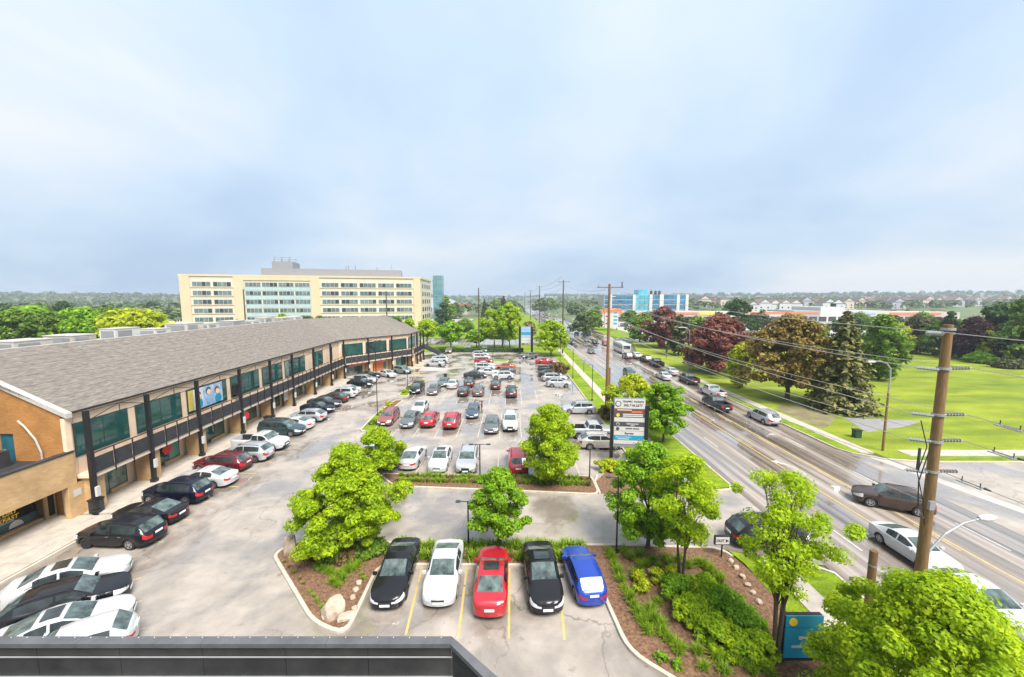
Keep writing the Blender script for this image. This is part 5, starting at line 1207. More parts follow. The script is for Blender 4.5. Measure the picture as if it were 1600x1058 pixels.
for k, (px, by, top, wd, m, nm, lab, env) in enumerate([
  (1400,551,505,50,'yellow','maple_tree','light yellow green tree at the left end of the field edge','round'),
  (1432,552,494,44,'olive','evergreen_tree','olive conifer at the field edge left of the big wooden pole','oval'),
  (1458,556,500,36,'mid','maple_tree','grey green tree directly behind the big wooden pole','oval'),
  (1480,558,486,26,'deep','evergreen_tree','slim dark conifer just right of the wooden pole top','oval'),
  (1515,562,494,62,'purple','copper_beech','dark purple round tree right of the big wooden pole','round'),
  (1555,562,473,80,'deep','maple_tree','tall dark green tree above the purple trees at right','round'),
  (1590,568,500,78,'purple','copper_beech','dark purple tree at the right edge of the field','round'),
  (1540,566,517,26,'yellow','maple_tree','pale green tree between the two dark purple trees','oval'),
  (1530,568,549,36,'green','bush','bright green low bush under the purple trees','broad'),
  (1593,480+92,462,60,'mid','maple_tree','tall green tree at the right edge behind the purple one','oval'),
  (1378,560,492,40,'mid','maple_tree','dull green tree right of the tall spruce','round')]):
    x, y = g(px, by); ht = zat(px, top, y); rad = wd/2*y/FPX
    mid(nm, lab, px, by, ht, rad, .2, m, env, seed=40+k, group=GF, ncl=120, per=55, leaf=max(.3,rad*.085), clr=rad*.24)
for k, px in enumerate((1572,1590)): mid('hedge_bush','grey green clipped hedge at the right field edge, %s piece' % ('left','right')[k],px,576,2.2,2.6,.0,'olive','broad',seed=55+k,leaf=.3,clr=.6)
for k in range(12):
    mm_ = ('mid','deep','olive','purple','mid','green')[k%6]; mid('broadleaf_tree', f'{OR[k]} tree from the left in the second row behind the field', 0, 0, 9+2.5*math.sin(k*2.3), 5.5+math.sin(k*1.7), .3, mm_, 'round', xy=(108+k*13, 139+6*math.sin(k*3.1)), seed=200+k, group='second row behind the field', ncl=90, per=45, leaf=.6, clr=1.4, key='row2%s' % mm_)
for k, (px, Y, ht, rd) in enumerate(((1090,180,9,6),(1185,200,10,6.5),(1240,190,8,5),(1345,210,9.5,6),(1395,185,9,6.5),(1440,205,10,6),(1470,190,8,6))):
    mm_ = ('mid','olive','green','mid','deep','mid','olive')[k]; mid('broadleaf_tree', f'{OR[k]} tree from the left in front of the orange banded retail strip', 0, 0, ht, rd, .4, mm_, 'round', xy=(xat(px,500,Y), Y), seed=220+k, group='trees before the retail strip', ncl=80, per=45, leaf=.65, clr=1.5, key='strip%s' % mm_)
# spruce: tiers of drooping boughs
def spruce(label, xy, Hh, rad, m, seed, dens=1., group=None, key=None, leaf=.34, z=0.):
    k = key or ('sp', seed)
    if k not in TREEM:
        rng = np.random.default_rng(seed); C = []; Nn = []; b = MB(); b.tube([(0,0,-.1),(0,0,Hh*.5),(0,0,Hh*.97)], [Hh*.016, Hh*.009, .02], 7)
        tiers = int(26*dens)
        for t in range(tiers):
            f = t/tiers; zz = Hh*(.04+.93*f); r = rad*(1-f)**.85*(.9+.2*rng.random())+.12; nb = max(5,int(15*(1-f)+4))
            for a in range(nb):
                an = 6.28*(a+rng.random()*.8)/nb+t; rl = r*rng.uniform(.78,1.1); e = Vector((math.cos(an)*rl, math.sin(an)*rl, zz-.22*rl)); b.cyl((0,0,zz),e,.03,.008,4,False)
                n = int(10+18*rl/rad*(1+.5*dens)); s = rng.uniform(.15,1,n)**.7; wob = rng.normal(size=(n,3))*np.array([.11,.11,.05])*rl*.9
                p = np.outer(s, np.array([e.x,e.y,0]))+np.array([0,0,1])*(zz-.22*rl*s**1.6)[:,None]+wob*(1.15-s*.5)[:,None]; p[:,2] -= abs(rng.normal(size=n))*.08*rl; C.append(p)
                nn = np.tile(np.array([math.cos(an)*.45,math.sin(an)*.45,.8]),(n,1))+rng.normal(size=(n,3))*.35; nn /= np.linalg.norm(nn,axis=1)[:,None]; Nn.append(nn)
        V, F = leaf_cloud(rng, np.concatenate(C), np.concatenate(Nn), leaf, 1.9); TREEM[k] = (mesh_np('crown', V, F, LM[m]), b.mesh('trunk'), Hh, rad)
    cme, tme, H0, R0 = TREEM[k]; t = thing('spruce_tree', label, 'tree', (xy[0],xy[1],z), seed*.7, group); link('crown', cme, LM[m], t); link('trunk', tme, M['bark'], t); t.scale = (rad/R0,rad/R0,Hh/H0); return t
spruce('tall olive green spruce standing at the road edge of the field', (49.0,56.6), 15.6, 4.5, 'needle', 61, 1.15, leaf=.36)
# trees behind the plaza
GL = 'trees behind the plaza'
for k, (px, top, Y, wd, m, lab, env) in enumerate([
  (22,483,105,70,'mid','dark green tree at the left picture edge above the ridge','round'),(45,478,150,95,'green','wide green tree left of the grey bungalow roof','broad'),
  (78,487,110,62,'mid','dull green tree right of the bungalow roof','round'),(128,479,112,78,'green','fresh green tree in the middle of the left group','round'),
  (165,486,118,46,'mid','small green tree left of the bright yellow one','round'),(208,483,112,92,'yellow','bright yellow green tree left of the office block','round'),
  (100,470,170,36,'deep','dark tree rising behind the fresh green tree','oval'),(170,478,150,40,'mid','mid green tree behind the yellow green one','round'),(5,476,180,60,'deep','dark tree far at the left picture edge','round'),(60,474,210,50,'mid','green tree far behind the wide green one','round'),
  (240,470,330,26,'deep','small dark tree by the crowded car lot','oval'),(443,489,120,36,'lime','bright green tree in front of the office block','round'),(478,492,120,40,'olive','olive tree top in front of the office block','round'),(500,493,124,26,'mid','small tree top right of the olive one','round'),
  (620,494,112,30,'mid','green tree top at the right end of the ridge','round'),(640,497,110,34,'lime','lime tree behind the far plaza hip','round')]):
    x = xat(px, 500, Y); ht = zat(px, top, Y); rad = wd/2*Y/FPX
    mid('broadleaf_tree', lab, 0, 0, ht, rad, 2, m, env, seed=70+k, xy=(x,Y), group=GL, ncl=90, per=50, leaf=max(.35,rad*.1), clr=rad*.26)
for k, (px, top, Y) in enumerate(((355,497,108),(370,496,108),(95,473,190),(166,474,160))): spruce(['slim spruce left of two in front of the office','slim spruce right of two in front of the office','distant spruce behind the bungalow','spruce behind the yellow green tree'][k], (xat(px,500,Y),Y), zat(px,top,Y), 2.2 if k < 2 else 3.2, 'olive', 90+k, .7, GL, key='spf', leaf=.5)
for k, (px, py, Y, r_) in enumerate(((1000,520,150,5.5),(1010,500,215,6),(985,505,235,6.5),(1150,520,115,4))):
    mid('broadleaf_tree',['green tree behind the wires left of the copper trees','green tree in front of the blue glass office','green tree beside the pylon sign','green tree between copper and bronze trees'][k],0,0,10 if k < 3 else 8,r_,1,'mid','round',xy=(xat(px,py,Y),Y),seed=96+k,ncl=80,per=40,leaf=.6)
for k, (px, top, Y, r_) in enumerate(((925,484,215,7),(912,488,180,6.5),(935,478,300,9),(900,472,420,12),(960,470,420,10),(845,466,500,12),(860,466,560,14),(785,466,480,14),(775,468,430,10),(800,468,460,12),(695,462,300,9),(712,472,330,7))):
    mid('broadleaf_tree',['mid green tree right of the far junction','loose green tree left of the pylon sign','green tree behind the junction trees','large tree far up the right side of the road','tree behind the second wooden pole top','left tree of the far pair on the road axis','right tree of the far pair on the road axis','wide tree behind the tall cluster','tree left behind the tall cluster','tree right behind the tall cluster','reddish roofed lot tree right of the glass tower','small tree right of the domed hall'][k],0,0,max(6,zat(px,top,Y)),r_,1,['mid','far'][k%2],'broad',xy=(xat(px,500,Y),Y),seed=110+k,ncl=60,per=40,leaf=r_*.12,clr=r_*.25,group='far trees by the road')
for k, px in enumerate((787,757)): spruce(['pointed spruce far behind the tall tree cluster','pointed spruce far right of the dark pole'][k], (xat(px,470,300+k*20),300+k*20), zat(px,460 if k == 0 else 465,300+k*20), 4.5-k, 'olive', 130+k, .8, key='spf2', leaf=.7)
# far woods: one mass of small crowns
rng = np.random.default_rng(77); C = []; Nn = []; S_ = []
def wood(n, xr, yr, hr, avoid=None):
    for _ in range(n):
        x = rng.uniform(*xr); y = rng.uniform(*yr)
        if avoid and avoid(x, y): continue
        h = rng.uniform(*hr); r = h*.42; z = terr(x, y); m_ = 26; d = rng.normal(size=(m_,3)); d /= np.linalg.norm(d,axis=1)[:,None]; d[:,2] = abs(d[:,2])*1.1-.15
        C.append(np.array([x,y,z+h*.5])+d*np.array([r,r,h*.5])); nn = d+np.array([0,0,.4]); Nn.append(nn/np.linalg.norm(nn,axis=1)[:,None]); S_.append(np.full(m_, r*.85))
wood(1500, (-1500,-150), (320,1500), (7,13)); wood(1800, (-2600,2600), (1250,2300), (10,18))
wood(800, (60,1300), (570,1300), (7,12)); wood(70, (95,420), (338,400), (4,6)); wood(420, (110,760), (440,640), (6,10)); wood(120, (-140,10), (340,900), (7,12)); wood(60, (-420,-150), (230,330), (7,12))
C = np.concatenate(C); Nn = np.concatenate(Nn); sz = np.concatenate(S_)
V, F = leaf_cloud(rng, C, Nn, 1.0, 1.3); cc = np.repeat(C, 4, 0); V = cc+(V-cc)*np.repeat(sz,4)[:,None]
tag(link('far_woods', mesh_np('far_woods', V, F, LM['far'])), 'hazy belt of woods along the whole horizon', 'woods', kind='stuff')
# ornamental grass tufts
def tuft_mesh(rng, n, h, r, w_):
    V = []; F = []
    for k in range(n):
        a = rng.uniform(0,6.28); lean = rng.uniform(.1,1)*r; hh = h*rng.uniform(.6,1.1)*(1-.35*lean/r); bx = rng.normal()*.07*r/.4; by = rng.normal()*.07*r/.4; c, s = math.cos(a), math.sin(a); i = len(V)
        for f, wf in ((0,1),(.55,.8),(1,.1)):
            x = bx+c*lean*f**1.8; y = by+s*lean*f**1.8; z = hh*(f if f < 1 else .93-.18*lean/r); V += [(x-s*w_*wf,y+c*w_*wf,z),(x+s*w_*wf,y-c*w_*wf,z)]
        F += [(i,i+1,i+3,i+2),(i+2,i+3,i+5,i+4)]
    return mesh_np('blades', np.array(V), np.array(F), LM['tuft'])
rng = np.random.default_rng(5); TUFT = [tuft_mesh(rng, 130, .75, .55, .018) for _ in range(3)]; LOWT = [tuft_mesh(rng, 80, .45, .38, .018) for _ in range(3)]
random.seed(9)
def tuft(x, y, s, lab, grp, ml, m='tuft', nm='grass_tuft'):
    o = link(nm, random.choice(ml), LM[m], None, (x, y, .09)); o.scale = (s, s, s*random.uniform(.85,1.15)); o.rotation_euler = (0,0,random.uniform(0,6)); tag(o, lab, 'grass', grp); return o
for k_, (px, py) in enumerate(((952,862),(956,870),(961,882),(966,893),(970,906),(977,920),(985,935),(991,948),(998,960),(1004,972),(1012,985),(1017,955),(1020,968),(1028,940),(1036,990),(1045,1000),(1060,1012),(1030,975))):
    tuft(*g(px,py+6), random.uniform(.8,1.1), f'{OR[k_]} arching grass clump from the top in the row along the right bed kerb', 'grass clumps along the right bed kerb', TUFT)
for k_, (px, py) in enumerate(((975,862),(985,872),(1000,868),(1010,882),(1020,876),(1030,888),(1000,885),(990,895),(1046,880),(1052,892),(1075,885),(1090,880),(1100,885),(1110,892),(1118,900),(1125,910),(1040,872),(1060,876))):
    tuft(*g(px,py+4), random.uniform(.75,1.05), f'dark green grass clump in the upper right bed, {OR[sorted((975,985,1000,1010,1020,1030,1000.5,990,1046,1052,1075,1090,1100,1110,1118,1125,1040,1060)).index(px if k_ != 6 else 1000.5)]} from left', 'grass clumps in the upper right bed', TUFT)
for k_, (px, py) in enumerate(((1090,1020),(1120,1030),(1060,1020),(1150,1035),(1175,1050),(1100,1045),(1130,1050),(1200,1050))):
    tuft(*g(px,py+4), random.uniform(.8,1.0), f'arching grass clump at the bottom edge of the right bed, {OR[sorted((1090,1120,1060,1150,1175,1100,1130,1200)).index(px)]} from left', 'grass clumps at the bottom of the right bed', TUFT)
for k_, (px, py) in enumerate(((505,890),(515,895),(525,900),(535,897),(545,892),(555,888),(520,910),(528,915),(536,905),(498,884),(548,880),(560,882))):
    tuft(*g(px,py+4), random.uniform(.7,.95), f'bright green grass clump in the middle of the pointed bed, {OR[sorted((505,515,525,535,545,555,520,528,536,498,548,560)).index(px)]} from left', 'grass clumps in the pointed bed', TUFT)
for k_, (px, py) in enumerate(((445,878),(452,886),(460,895),(468,905),(475,912),(484,925),(490,932),(496,940),(503,950),(565,898),(568,905))):
    tuft(*g(px,py+3), random.uniform(.5,.75), f'{OR[k_]} small tuft from the left in the pointed bed' if k_ < 9 else f'small tuft by the right kerb of the pointed bed, {("upper","lower")[k_-9]} one', 'tufts by the slanted kerb', LOWT, 'dry' if px < 480 else 'tuft')
for k in range(24):
    for r_, yy in ((0,23.15),(1,24.2)):
        x = -7.2+k*.51; tuft(x+random.uniform(-.08,.08), yy+random.uniform(-.08,.08), random.uniform(1.5,2.0), f'{OR[k]} tuft from the left in the {["near","far"][r_]} grass row behind the five front cars', 'grass rows behind the front cars', LOWT, 'dry' if r_ == 0 and random.random() < .3 else 'tuft')
for k in range(34):
    for r_, yy in ((0,33.3),(1,34.2)):
        x = -10.3+k*.52; tuft(x+random.uniform(-.08,.08), yy-.042*(x+10)+random.uniform(-.08,.08)+.35, random.uniform(1.2,1.6), f'{OR[k]} tuft from the left in the {["near","far"][r_]} grass row on the planted island', 'grass rows on the planted island', LOWT, 'tuft' if random.random() < .75 else 'dry')
# shrubs
def shrub(name, label, xy, Hh, rad, m, seed, ncl=60, per=60, leaf=.13, clr=.35, group=None, env='broad', sq=1., cat='shrub', key=None, lod=None):
    return tree(name, label, xy, Hh, rad, .0, m, env, ncl, per, leaf, clr, 3, .03, seed, group, cat=cat, sq=sq, key=key, z=.08)
big = [((1062,932),1.15,1.15),((1100,935),1.25,1.2),((1128,962),1.35,1.25),((1083,968),1.2,1.15),((1165,1003),1.3,1.2),((1118,1003),1.25,1.15),((1152,980),1.3,1.1),((1186,1030),1.2,1.1)]
for k, (p_, h_, r_) in enumerate(big): shrub('leafy_shrub', ['uppermost','second','third','left','seventh','inner','sixth','lowest'][k]+' shrub of the bright green leafy mass in the right bed', g(*p_), h_, r_, 'lime' if k % 2 == 1 else 'green', 240+k, 60, 130, .09, .27, 'leafy shrubs in the right bed')
for k, p_ in enumerate(((1000,912),(1005,925),(1023,908),(1048,905))): shrub('gold_shrub',('upper left','lower left','middle','right')[k]+' small yellow leaved shrub left of the forked tree', g(*p_), .75, .6, 'yellow', 150+k, 16, 60, .1, .22, 'yellow shrubs in the right bed', key='gold')
for k, p_ in enumerate(((500,872),(515,878),(530,870),(545,875),(520,864),(560,868),(575,866),(590,864),(540,864))): shrub('juniper',f'low spreading shrub under the broad lime tree, {OR[sorted((500,515,530,545,520,560,575,590,540)).index(p_[0])]} from left', g(*p_), .7, 1.0, 'brownbush' if k in (0,3) else 'mid', 155+k, 26, 60, .12, .25, 'spreading shrubs in the pointed bed', key='jun%d' % (k % 2))
shrub('barberry','rust coloured low shrub at the sapling foot', g(481,868), .7, .8, 'brownbush', 165, 26, 60, .1, .22)
for k, p_ in enumerate(((1035,1032),(1057,1042))): shrub('leafy_herb',('left','right')[k]+' tiny pale green plant near the bottom kerb of the right bed', g(*p_), .35, .35, 'green', 170+k, 8, 40, .08, .12, 'tiny plants by the kerb', key='herb')
shrub('round_shrub','bronze ball shaped shrub beside the sidewalk near the second wooden pole', g(949,655), 2.0, 1.6, 'brownbush', 172, 90, 60, .13, .3, env='round')
shrub('round_shrub','bronze ball shaped shrub on the verge farther up the lot', g(873,583), 2.4, 2.3, 'brownbush', 173, 90, 60, .18, .4, env='round')
for k, p_ in enumerate(((940,735),(952,732),(962,738),(972,735))): shrub('gold_shrub',f'{OR[k]} low shrub from the left at the foot of the tenant sign', g(*p_), .9, .9, 'yellow' if k < 3 else 'lime', 174+k, 20, 60, .14, .25, 'shrubs under the tenant sign', key='gold2')
# clipped hedge along the far kerb
rng = np.random.default_rng(17); n_ = 5200; hp = np.stack([rng.uniform(-23,3.5,n_), 119.7+rng.choice([-.62,.62,0],n_)+rng.normal(size=n_)*.12, rng.uniform(.1,1.2,n_)],1); mtop = rng.random(n_) < .45; hp[mtop,1] = 119.7+rng.uniform(-.6,.6,mtop.sum()); hp[mtop,2] = 1.2+rng.normal(size=mtop.sum())*.06
hn = np.stack([rng.normal(size=n_)*.3, hp[:,1]-119.7, np.where(mtop,1.,.3)],1); hn /= np.linalg.norm(hn,axis=1)[:,None]; V, F = leaf_cloud(rng, hp-np.array([-10,119.7,0]), hn, .26)
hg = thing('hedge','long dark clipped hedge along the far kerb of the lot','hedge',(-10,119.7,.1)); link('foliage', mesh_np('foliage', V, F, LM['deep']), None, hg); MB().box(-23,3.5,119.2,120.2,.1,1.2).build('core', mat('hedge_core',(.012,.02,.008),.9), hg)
for k, (px,py) in enumerate(((600,645),(585,663),(606,634),(650,602),(632,614),(640,609),(660,599))): shrub('island_shrub',('on the middle of the first island','at the near end of the first island','at the far tip of the first island','on the middle of the second island','at the near end of the second island','left of centre on the second island','at the far end of the second island')[k].join(('low shrub ',', turf islands of the lot')), g(px,py), .6, .7, 'mid' if k%2 else 'yellow', 190+k, 14, 50, .13, .2, 'shrubs on the turf islands', key='isl%d' % (k%2))
# ---------------------------------------------------------------- poles, wires, lamps, signs, people, stones
up = thing('utility_pole','tall weathered wooden utility pole in the right foreground','utility pole',(19.2,17.0,0))
PZ = 15.4
MB().tube([(19.2,17,-.1),(19.2,17,7),(19.2,17,PZ)], [.235,.205,.165], 14).build('pole', M['wood'], up, smooth=60)
for z in (15.2,13.45,11.35,10.1,8.7): MB().cyl((19.2,17,z-.05),(19.2,17,z+.05),.245,n=14).build('band', M['galv'], up)
LV = [15.0,13.4,11.3,10.1,8.65,7.2]
def insul(p, q, n=6, r=.085, name='insulator', parent=up):
    p, q = Vector(p), Vector(q); b = MB(); b.cyl(p, q, .03, n=6)
    for k in range(n): t = (k+.7)/(n+.4); c = p.lerp(q,t); d = (q-p).normalized(); b.cyl(c-d*.03, c+d*.02, r, r*.6, 8)
    return b.build(name, M['galv'], parent)
WIRES = []
P2 = (13.3,53.2)
for k, z in enumerate(LV[:5]):
    dl = Vector((P2[0]-19.2, P2[1]-17, 0)).normalized(); c = Vector((19.2,17,z)); sd = Vector((dl.y,-dl.x,0))
    if k == 0: insul(c-sd*.25+Vector((0,0,.0)), c-sd*.25+dl*.02+Vector((-.75,0,.05)), 6, .11); a_ = c-sd*.35
    else:
        insul(c+Vector((-.2,0,-.02)), c+Vector((-1.15,.1,.08)), 7); insul(c+Vector((.2,0,.05)), c+Vector((1.1,-.1,.08)), 7)
    MB().cyl(c+Vector((-.3,0,0)), c+Vector((.3,0,0)), .045, n=6).build('bracket', M['galv'], up)
MB().tube([(19.4,17,4.7),(20.3,17.15,5.55),(21.3,17.3,6.0),(22.3,17.45,6.15)], .05, 8).build('lamp_arm', M['galv'], up, smooth=60)
b = MB(); 
for k in range(7):
    t0, t1 = k/7, (k+1)/7; f = lambda t: .17*math.sin(math.pi*min(1,t*.85+.1))**.6; b.cyl((22.15+t0*.95,17.43+t0*.1,6.17-.02*t0),(22.15+t1*.95,17.43+t1*.1,6.17-.02*t1),f(t0),f(t1),10,True)
b.build('lamp_head', M['white'], up, smooth=50)
MB().tube([(18.9,16.9,9.9),(18.2,16.6,8.4),(18.4,16.7,7.2),(19.0,16.9,6.4)], .025, 5).build('drop_cable', M['black'], up)
MB().tube([(18.0,16.6,11.2),(18.4,16.6,10.0),(18.1,16.6,8.8),(18.7,16.8,7.4),(19.0,16.9,6.2)], .02, 5).build('drop_cable', M['black'], up)
MB().cyl((18.2,16.7,9.9),(18.2,16.7,8.9),.05,.06).build('cutout_switch', M['frame'], up)
MB().box(18.9,19.15,16.66,16.78,7.0,7.4).build('cable_clamp', M['galv'], up)
sp_ = thing('stub_pole','short wooden stub pole beside the big utility pole','pole',(18.1,18.2,0))
MB().tube([(18.1,18.2,-.1),(18.1,18.2,4.0)], [.2,.17], 12).build('pole', M['wood'], sp_, smooth=60)
MB().cyl((18.1,18.2,3.2),(18.1,18.2,3.28),.19,n=12).build('band', M['galv'], sp_)
def catenary(p, q, sag, n=18): return [Vector(p).lerp(Vector(q), k/n)-Vector((0,0,sag*4*(k/n)*(1-k/n))) for k in range(n+1)]
NEXT = (24.5,-22)
H2 = [18.0,16.4,14.4,12.6,11.0,9.4]
wl = ['topmost','second highest','third highest','fourth highest','fifth highest','lowest']
def wire(pts, lab, grp, r=.02): b = MB().tube(pts, r, 5); o = b.build('overhead_wire', M['wire']); tag(o, lab, 'wire', grp); return o
for k in range(6):
    off1 = [(-.35,0),(-1.15,.1),(-1.15,.1),(-1.15,.1),(-.6,.0),(-.3,0)][k]
    p1 = (19.2+off1[0], 17+off1[1], LV[k]+.08); p2 = (P2[0]+(.3 if k else 0), P2[1], H2[k])
    wire(catenary(p1, p2, .6), f'{wl[k]} overhead wire between the foreground pole and the second pole', 'overhead wires', .018)
    o2 = [(-.35,0),(1.1,-.1),(1.1,-.1),(1.1,-.1),(.3,0),(.3,0)][k]
    w_ = wire(catenary((19.2+o2[0],17+o2[1],LV[k]+.08), (NEXT[0],NEXT[1],LV[k]+1.2), .8), f'{wl[k]} overhead wire running right from the foreground pole out of view', 'overhead wires', .018)
for k in range(3):
    p1 = (20.3,17,LV[k+1]+.08); p2 = (14.1,P2[1],H2[k+1]-.5)
    wire(catenary(p1, p2, .7), f'{["upper","middle","lower"][k]} back wire passing behind the foreground pole', 'overhead wires', .016)
# spacers hanging on the outgoing wires
for k, (lv, t) in enumerate(((2,.026),(3,.024),(4,.018))):
    o2 = [0,0,(1.1,-.1),(1.1,-.1),(.3,0)][lv]; c0_ = Vector((19.2+o2[0],17+o2[1],LV[lv]+.08)); c1_ = Vector((NEXT[0],NEXT[1],LV[lv]+1.2))
    pts = [c0_.lerp(c1_,t+s_) - Vector((0,0,.8*4*(t+s_)*(1-t-s_))) for s_ in (0,.022)]
    t_ = thing('wire_spacer', ['upper','middle','lower'][k]+' metal line spacer on the wires right of the foreground pole', 'spacer', pts[0]); q = pts[1]-pts[0]; sdv = Vector((q.y,-q.x,0)).normalized()*.12
    for s_ in (-1,1): MB().cyl(pts[0]+sdv*s_-Vector((0,0,.06)), pts[1]+sdv*s_-Vector((0,0,.06)), .028, n=5).build('bar', M['galv'], t_)
    for e_ in (.15,.85):
        c_ = pts[0].lerp(pts[1],e_); MB().cyl(c_-sdv*1.2-Vector((0,0,.06)), c_+sdv*1.2-Vector((0,0,.06)), .03, n=5).build('tie', M['galv'], t_); MB().cyl(c_-Vector((0,0,.08)), c_+Vector((0,0,.16)), .02, n=5).build('hook', M['frame'], t_)
    MB().cyl(pts[1], pts[1]+q*.25, .05, .03, 6).build('insulator', M['frame'], t_)
# second pole and the line of poles up the road
def road_pole(x, y, h, lab, arms=True, r=.2, m='wood'):
    t = thing('utility_pole', lab, 'utility pole', (x,y,0), 0, 'poles along the road')
    MB().tube([(x,y,-.1),(x,y,h*.5),(x,y,h)], [r*1.3,r*1.05,r*.8], 9).build('pole', M[m], t, smooth=60)
    if arms:
        MB().cyl((x-1.7,y,h-.45),(x+1.9,y,h-.45),.07,n=6).build('crossarm', M['wood'], t)
        for d_ in (-1.5,1.7): MB().cyl((x+d_,y,h-.4),(x+d_,y,h-.05),.07,.05,6).build('insulator', M['grey'], t)
    for k in range(3): MB().cyl((x-.1,y,h-1.8-k*1.7),(x+.9,y,h-1.7-k*1.7),.05,n=5).build('insulator', M['grey'], t)
    return t
t = road_pole(P2[0], P2[1], 18.6, 'second wooden pole with crossarm beside the round bronze shrub')
MB().cyl((P2[0]+1.7,P2[1],18.1),(P2[0]+1.7,P2[1],18.9),.09,.06,6).build('arrester', M['frame'], t)
MB().tube([(P2[0]+.35,P2[1]+.3,-.1),(P2[0]+.35,P2[1]+.3,7)], [.2,.17], 8).build('stub', M['wood'], t)
pole_list = [((880,438),15.5,'third pole up the road, behind the verge tree'),((843,445),15.5,'slim pole left of the third road pole'),((829,446),15.2,'slim pole near the road vanishing point, right one'),((820,450),14.5,'slim pole near the road vanishing point, left one')]
prev = (P2[0],P2[1]); 
for k, ((px, top), X, lab) in enumerate(pole_list):
    Y = X*FPX/(px-800+.01); h = min(24, zat(px, top, Y)); x = xat(px, 468, Y)
    road_pole(x, Y, h, lab, True, .2+.03*k, 'bark')
    for q_ in range(3): wire(catenary((prev[0]+(.5*q_-.5),prev[1],(17.8 if k == 0 else h-.6)-1.6*q_), (x+(.5*q_-.5),Y,h-.6-1.6*q_), 1.0), f'{["upper","middle","lower"][q_]} wire leading to the {["third","fourth","fifth","sixth"][k]} pole up the road', 'wires up the road', .03+.01*k)
    prev = (x, Y)
for px, by, top, lab in ((748,548,450,'dark slim pole at the cross street left of the tall tree cluster'),(382,0,452,'dark pole standing in front of the office block left wing'),(604,0,455,'dark pole with side arm in front of the office block right wing')):
    Y = g(px,by)[1] if by else 120; x = xat(px, 480, Y); road_pole(x, Y, zat(px,top,Y), lab, False, .2, 'bark')
# lot lamps
def lamp(px, py, top, lab, arms=(-1,), al=.8, r=.06, xy=None, h=None):
    x, y = xy or g(px, py); h = h or zat(px, top, y); t = thing('lamp_post', lab, 'lamp post', (x,y,0), 0, 'black lamp posts')
    MB().cyl((x,y,.0),(x,y,.35),.16,.14,10).build('footing', M['black'], t); MB().cyl((x,y,.35),(x,y,h),r,r*.8,8).build('post', M['black'], t)
    for a in arms:
        MB().cyl((x,y,h-.05),(x+a*al*.55,y,h-.02),.03,n=6).build('arm', M['black'], t)
        MB().obox((x+a*al*.8,y),(1,0),(0,1),al*.2,.11,h-.06,h+.02).build('lamp_head', M['frame'], t)
lamp(732,858,783,'black lamp post in the kerb strip left of the small round tree',(-1,))
lamp(750,746,694,'double arm black lamp post on the planted island',(-1,1),1.0)
lamp(590,650,532,'tall black lamp post at the first turf island',(-1,1),.9)
lamp(637,606,557,'black lamp post at the second turf island',(-1,1),1.1)
lamp(963,865,745,'black lamp post in the right bed under the dense green tree',(-1,))
lamp(921,754,702,'short black lamp post left of the tenant sign',(1,))
lamp(925,627,570,'black lamp post on the verge near the second wooden pole',(-1,))
lamp(895,591,546,'black lamp post on the verge by the farther bronze shrub',(-1,))
lamp(875,572,528,'black lamp post at the far end of the verge',(-1,))
lamp(770,566,548,'slim black lamp post on the far turf island',(1,),.6)
x, y = g(1379,706); t = thing('street_lamp','tall street lamp with curved white arm at the field corner','street lamp',(x,y,0)); h = 9.9
MB().tube([(x,y,0),(x,y,6.5)], [.13,.10], 10).build('post', M['wood'], t, smooth=60)
MB().tube([(x,y,6.5),(x+.02,y,8.4),(x-.05,y,9.2),(x-.5,y,9.75),(x-1.2,y,9.95),(x-1.9,y,9.95)], .075, 8).build('arm', M['galv'], t, smooth=60)
MB().obox((x-2.2,y),(1,0),(0,1),.38,.14,9.85,10.02).build('lamp_head', M['white'], t)
x, y = 47.0, 92.; t = thing('street_lamp','street lamp with curved pale arm in front of the copper tree','street lamp',(40.6,88,0)); x, y = 40.6, 88.
MB().cyl((x,y,0),(x,y,8),.12,.09,8).build('post', M['galv'], t); MB().tube([(x,y,8),(x-.1,y,9.4),(x-.8,y,10.1),(x-2.0,y,10.2)], .08, 6).build('arm', M['galv'], t); MB().obox((x-2.3,y),(1,0),(0,1),.38,.14,10.1,10.28).build('lamp_head', M['white'], t)
for k, (px, py, top) in enumerate(((1040,556,533),(1083,580,560),(1041,562,545))):
    x, y = g(px, py); h = zat(px, top, y); t = thing('sign_post',['white bus stop sign on a dark post by the park','dark marker post on the park verge','small post right of the bus stop sign'][k],'sign post',(x,y,0)); MB().cyl((x,y,0),(x,y,h),.06,n=6).build('post', M['black'], t); MB().box(x-.3,x+.3,y-.09,y-.07,h-.9,h-.05).build('plate', M['white'] if k == 0 else M['frame'], t)
x, y = g(912,583); t = thing('sign_post','slim street sign on the verge between lamp posts','sign post',(x,y,0)); MB().cyl((x,y,0),(x,y,2.9),.05,n=6).build('post', M['black'], t); MB().box(x-.35,x+.35,y-.08,y-.06,2.3,2.95).build('plate', M['grey'], t)
x, y = g(1338,685); t = thing('litter_bin','dark green litter bin on the grass by the side street','bin',(x,y,.12)); MB().prism([(x-.35,y-.3),(x+.35,y-.3),(x+.35,y+.3),(x-.35,y+.3)], .12, 1.0).build('body', mat('bin_green',(.01,.05,.025),.5), t); MB().prism([(x-.4,y-.35),(x+.4,y-.35),(x+.4,y+.35),(x-.4,y+.35)], 1.0, 1.12).build('lid', M['dark'], t)
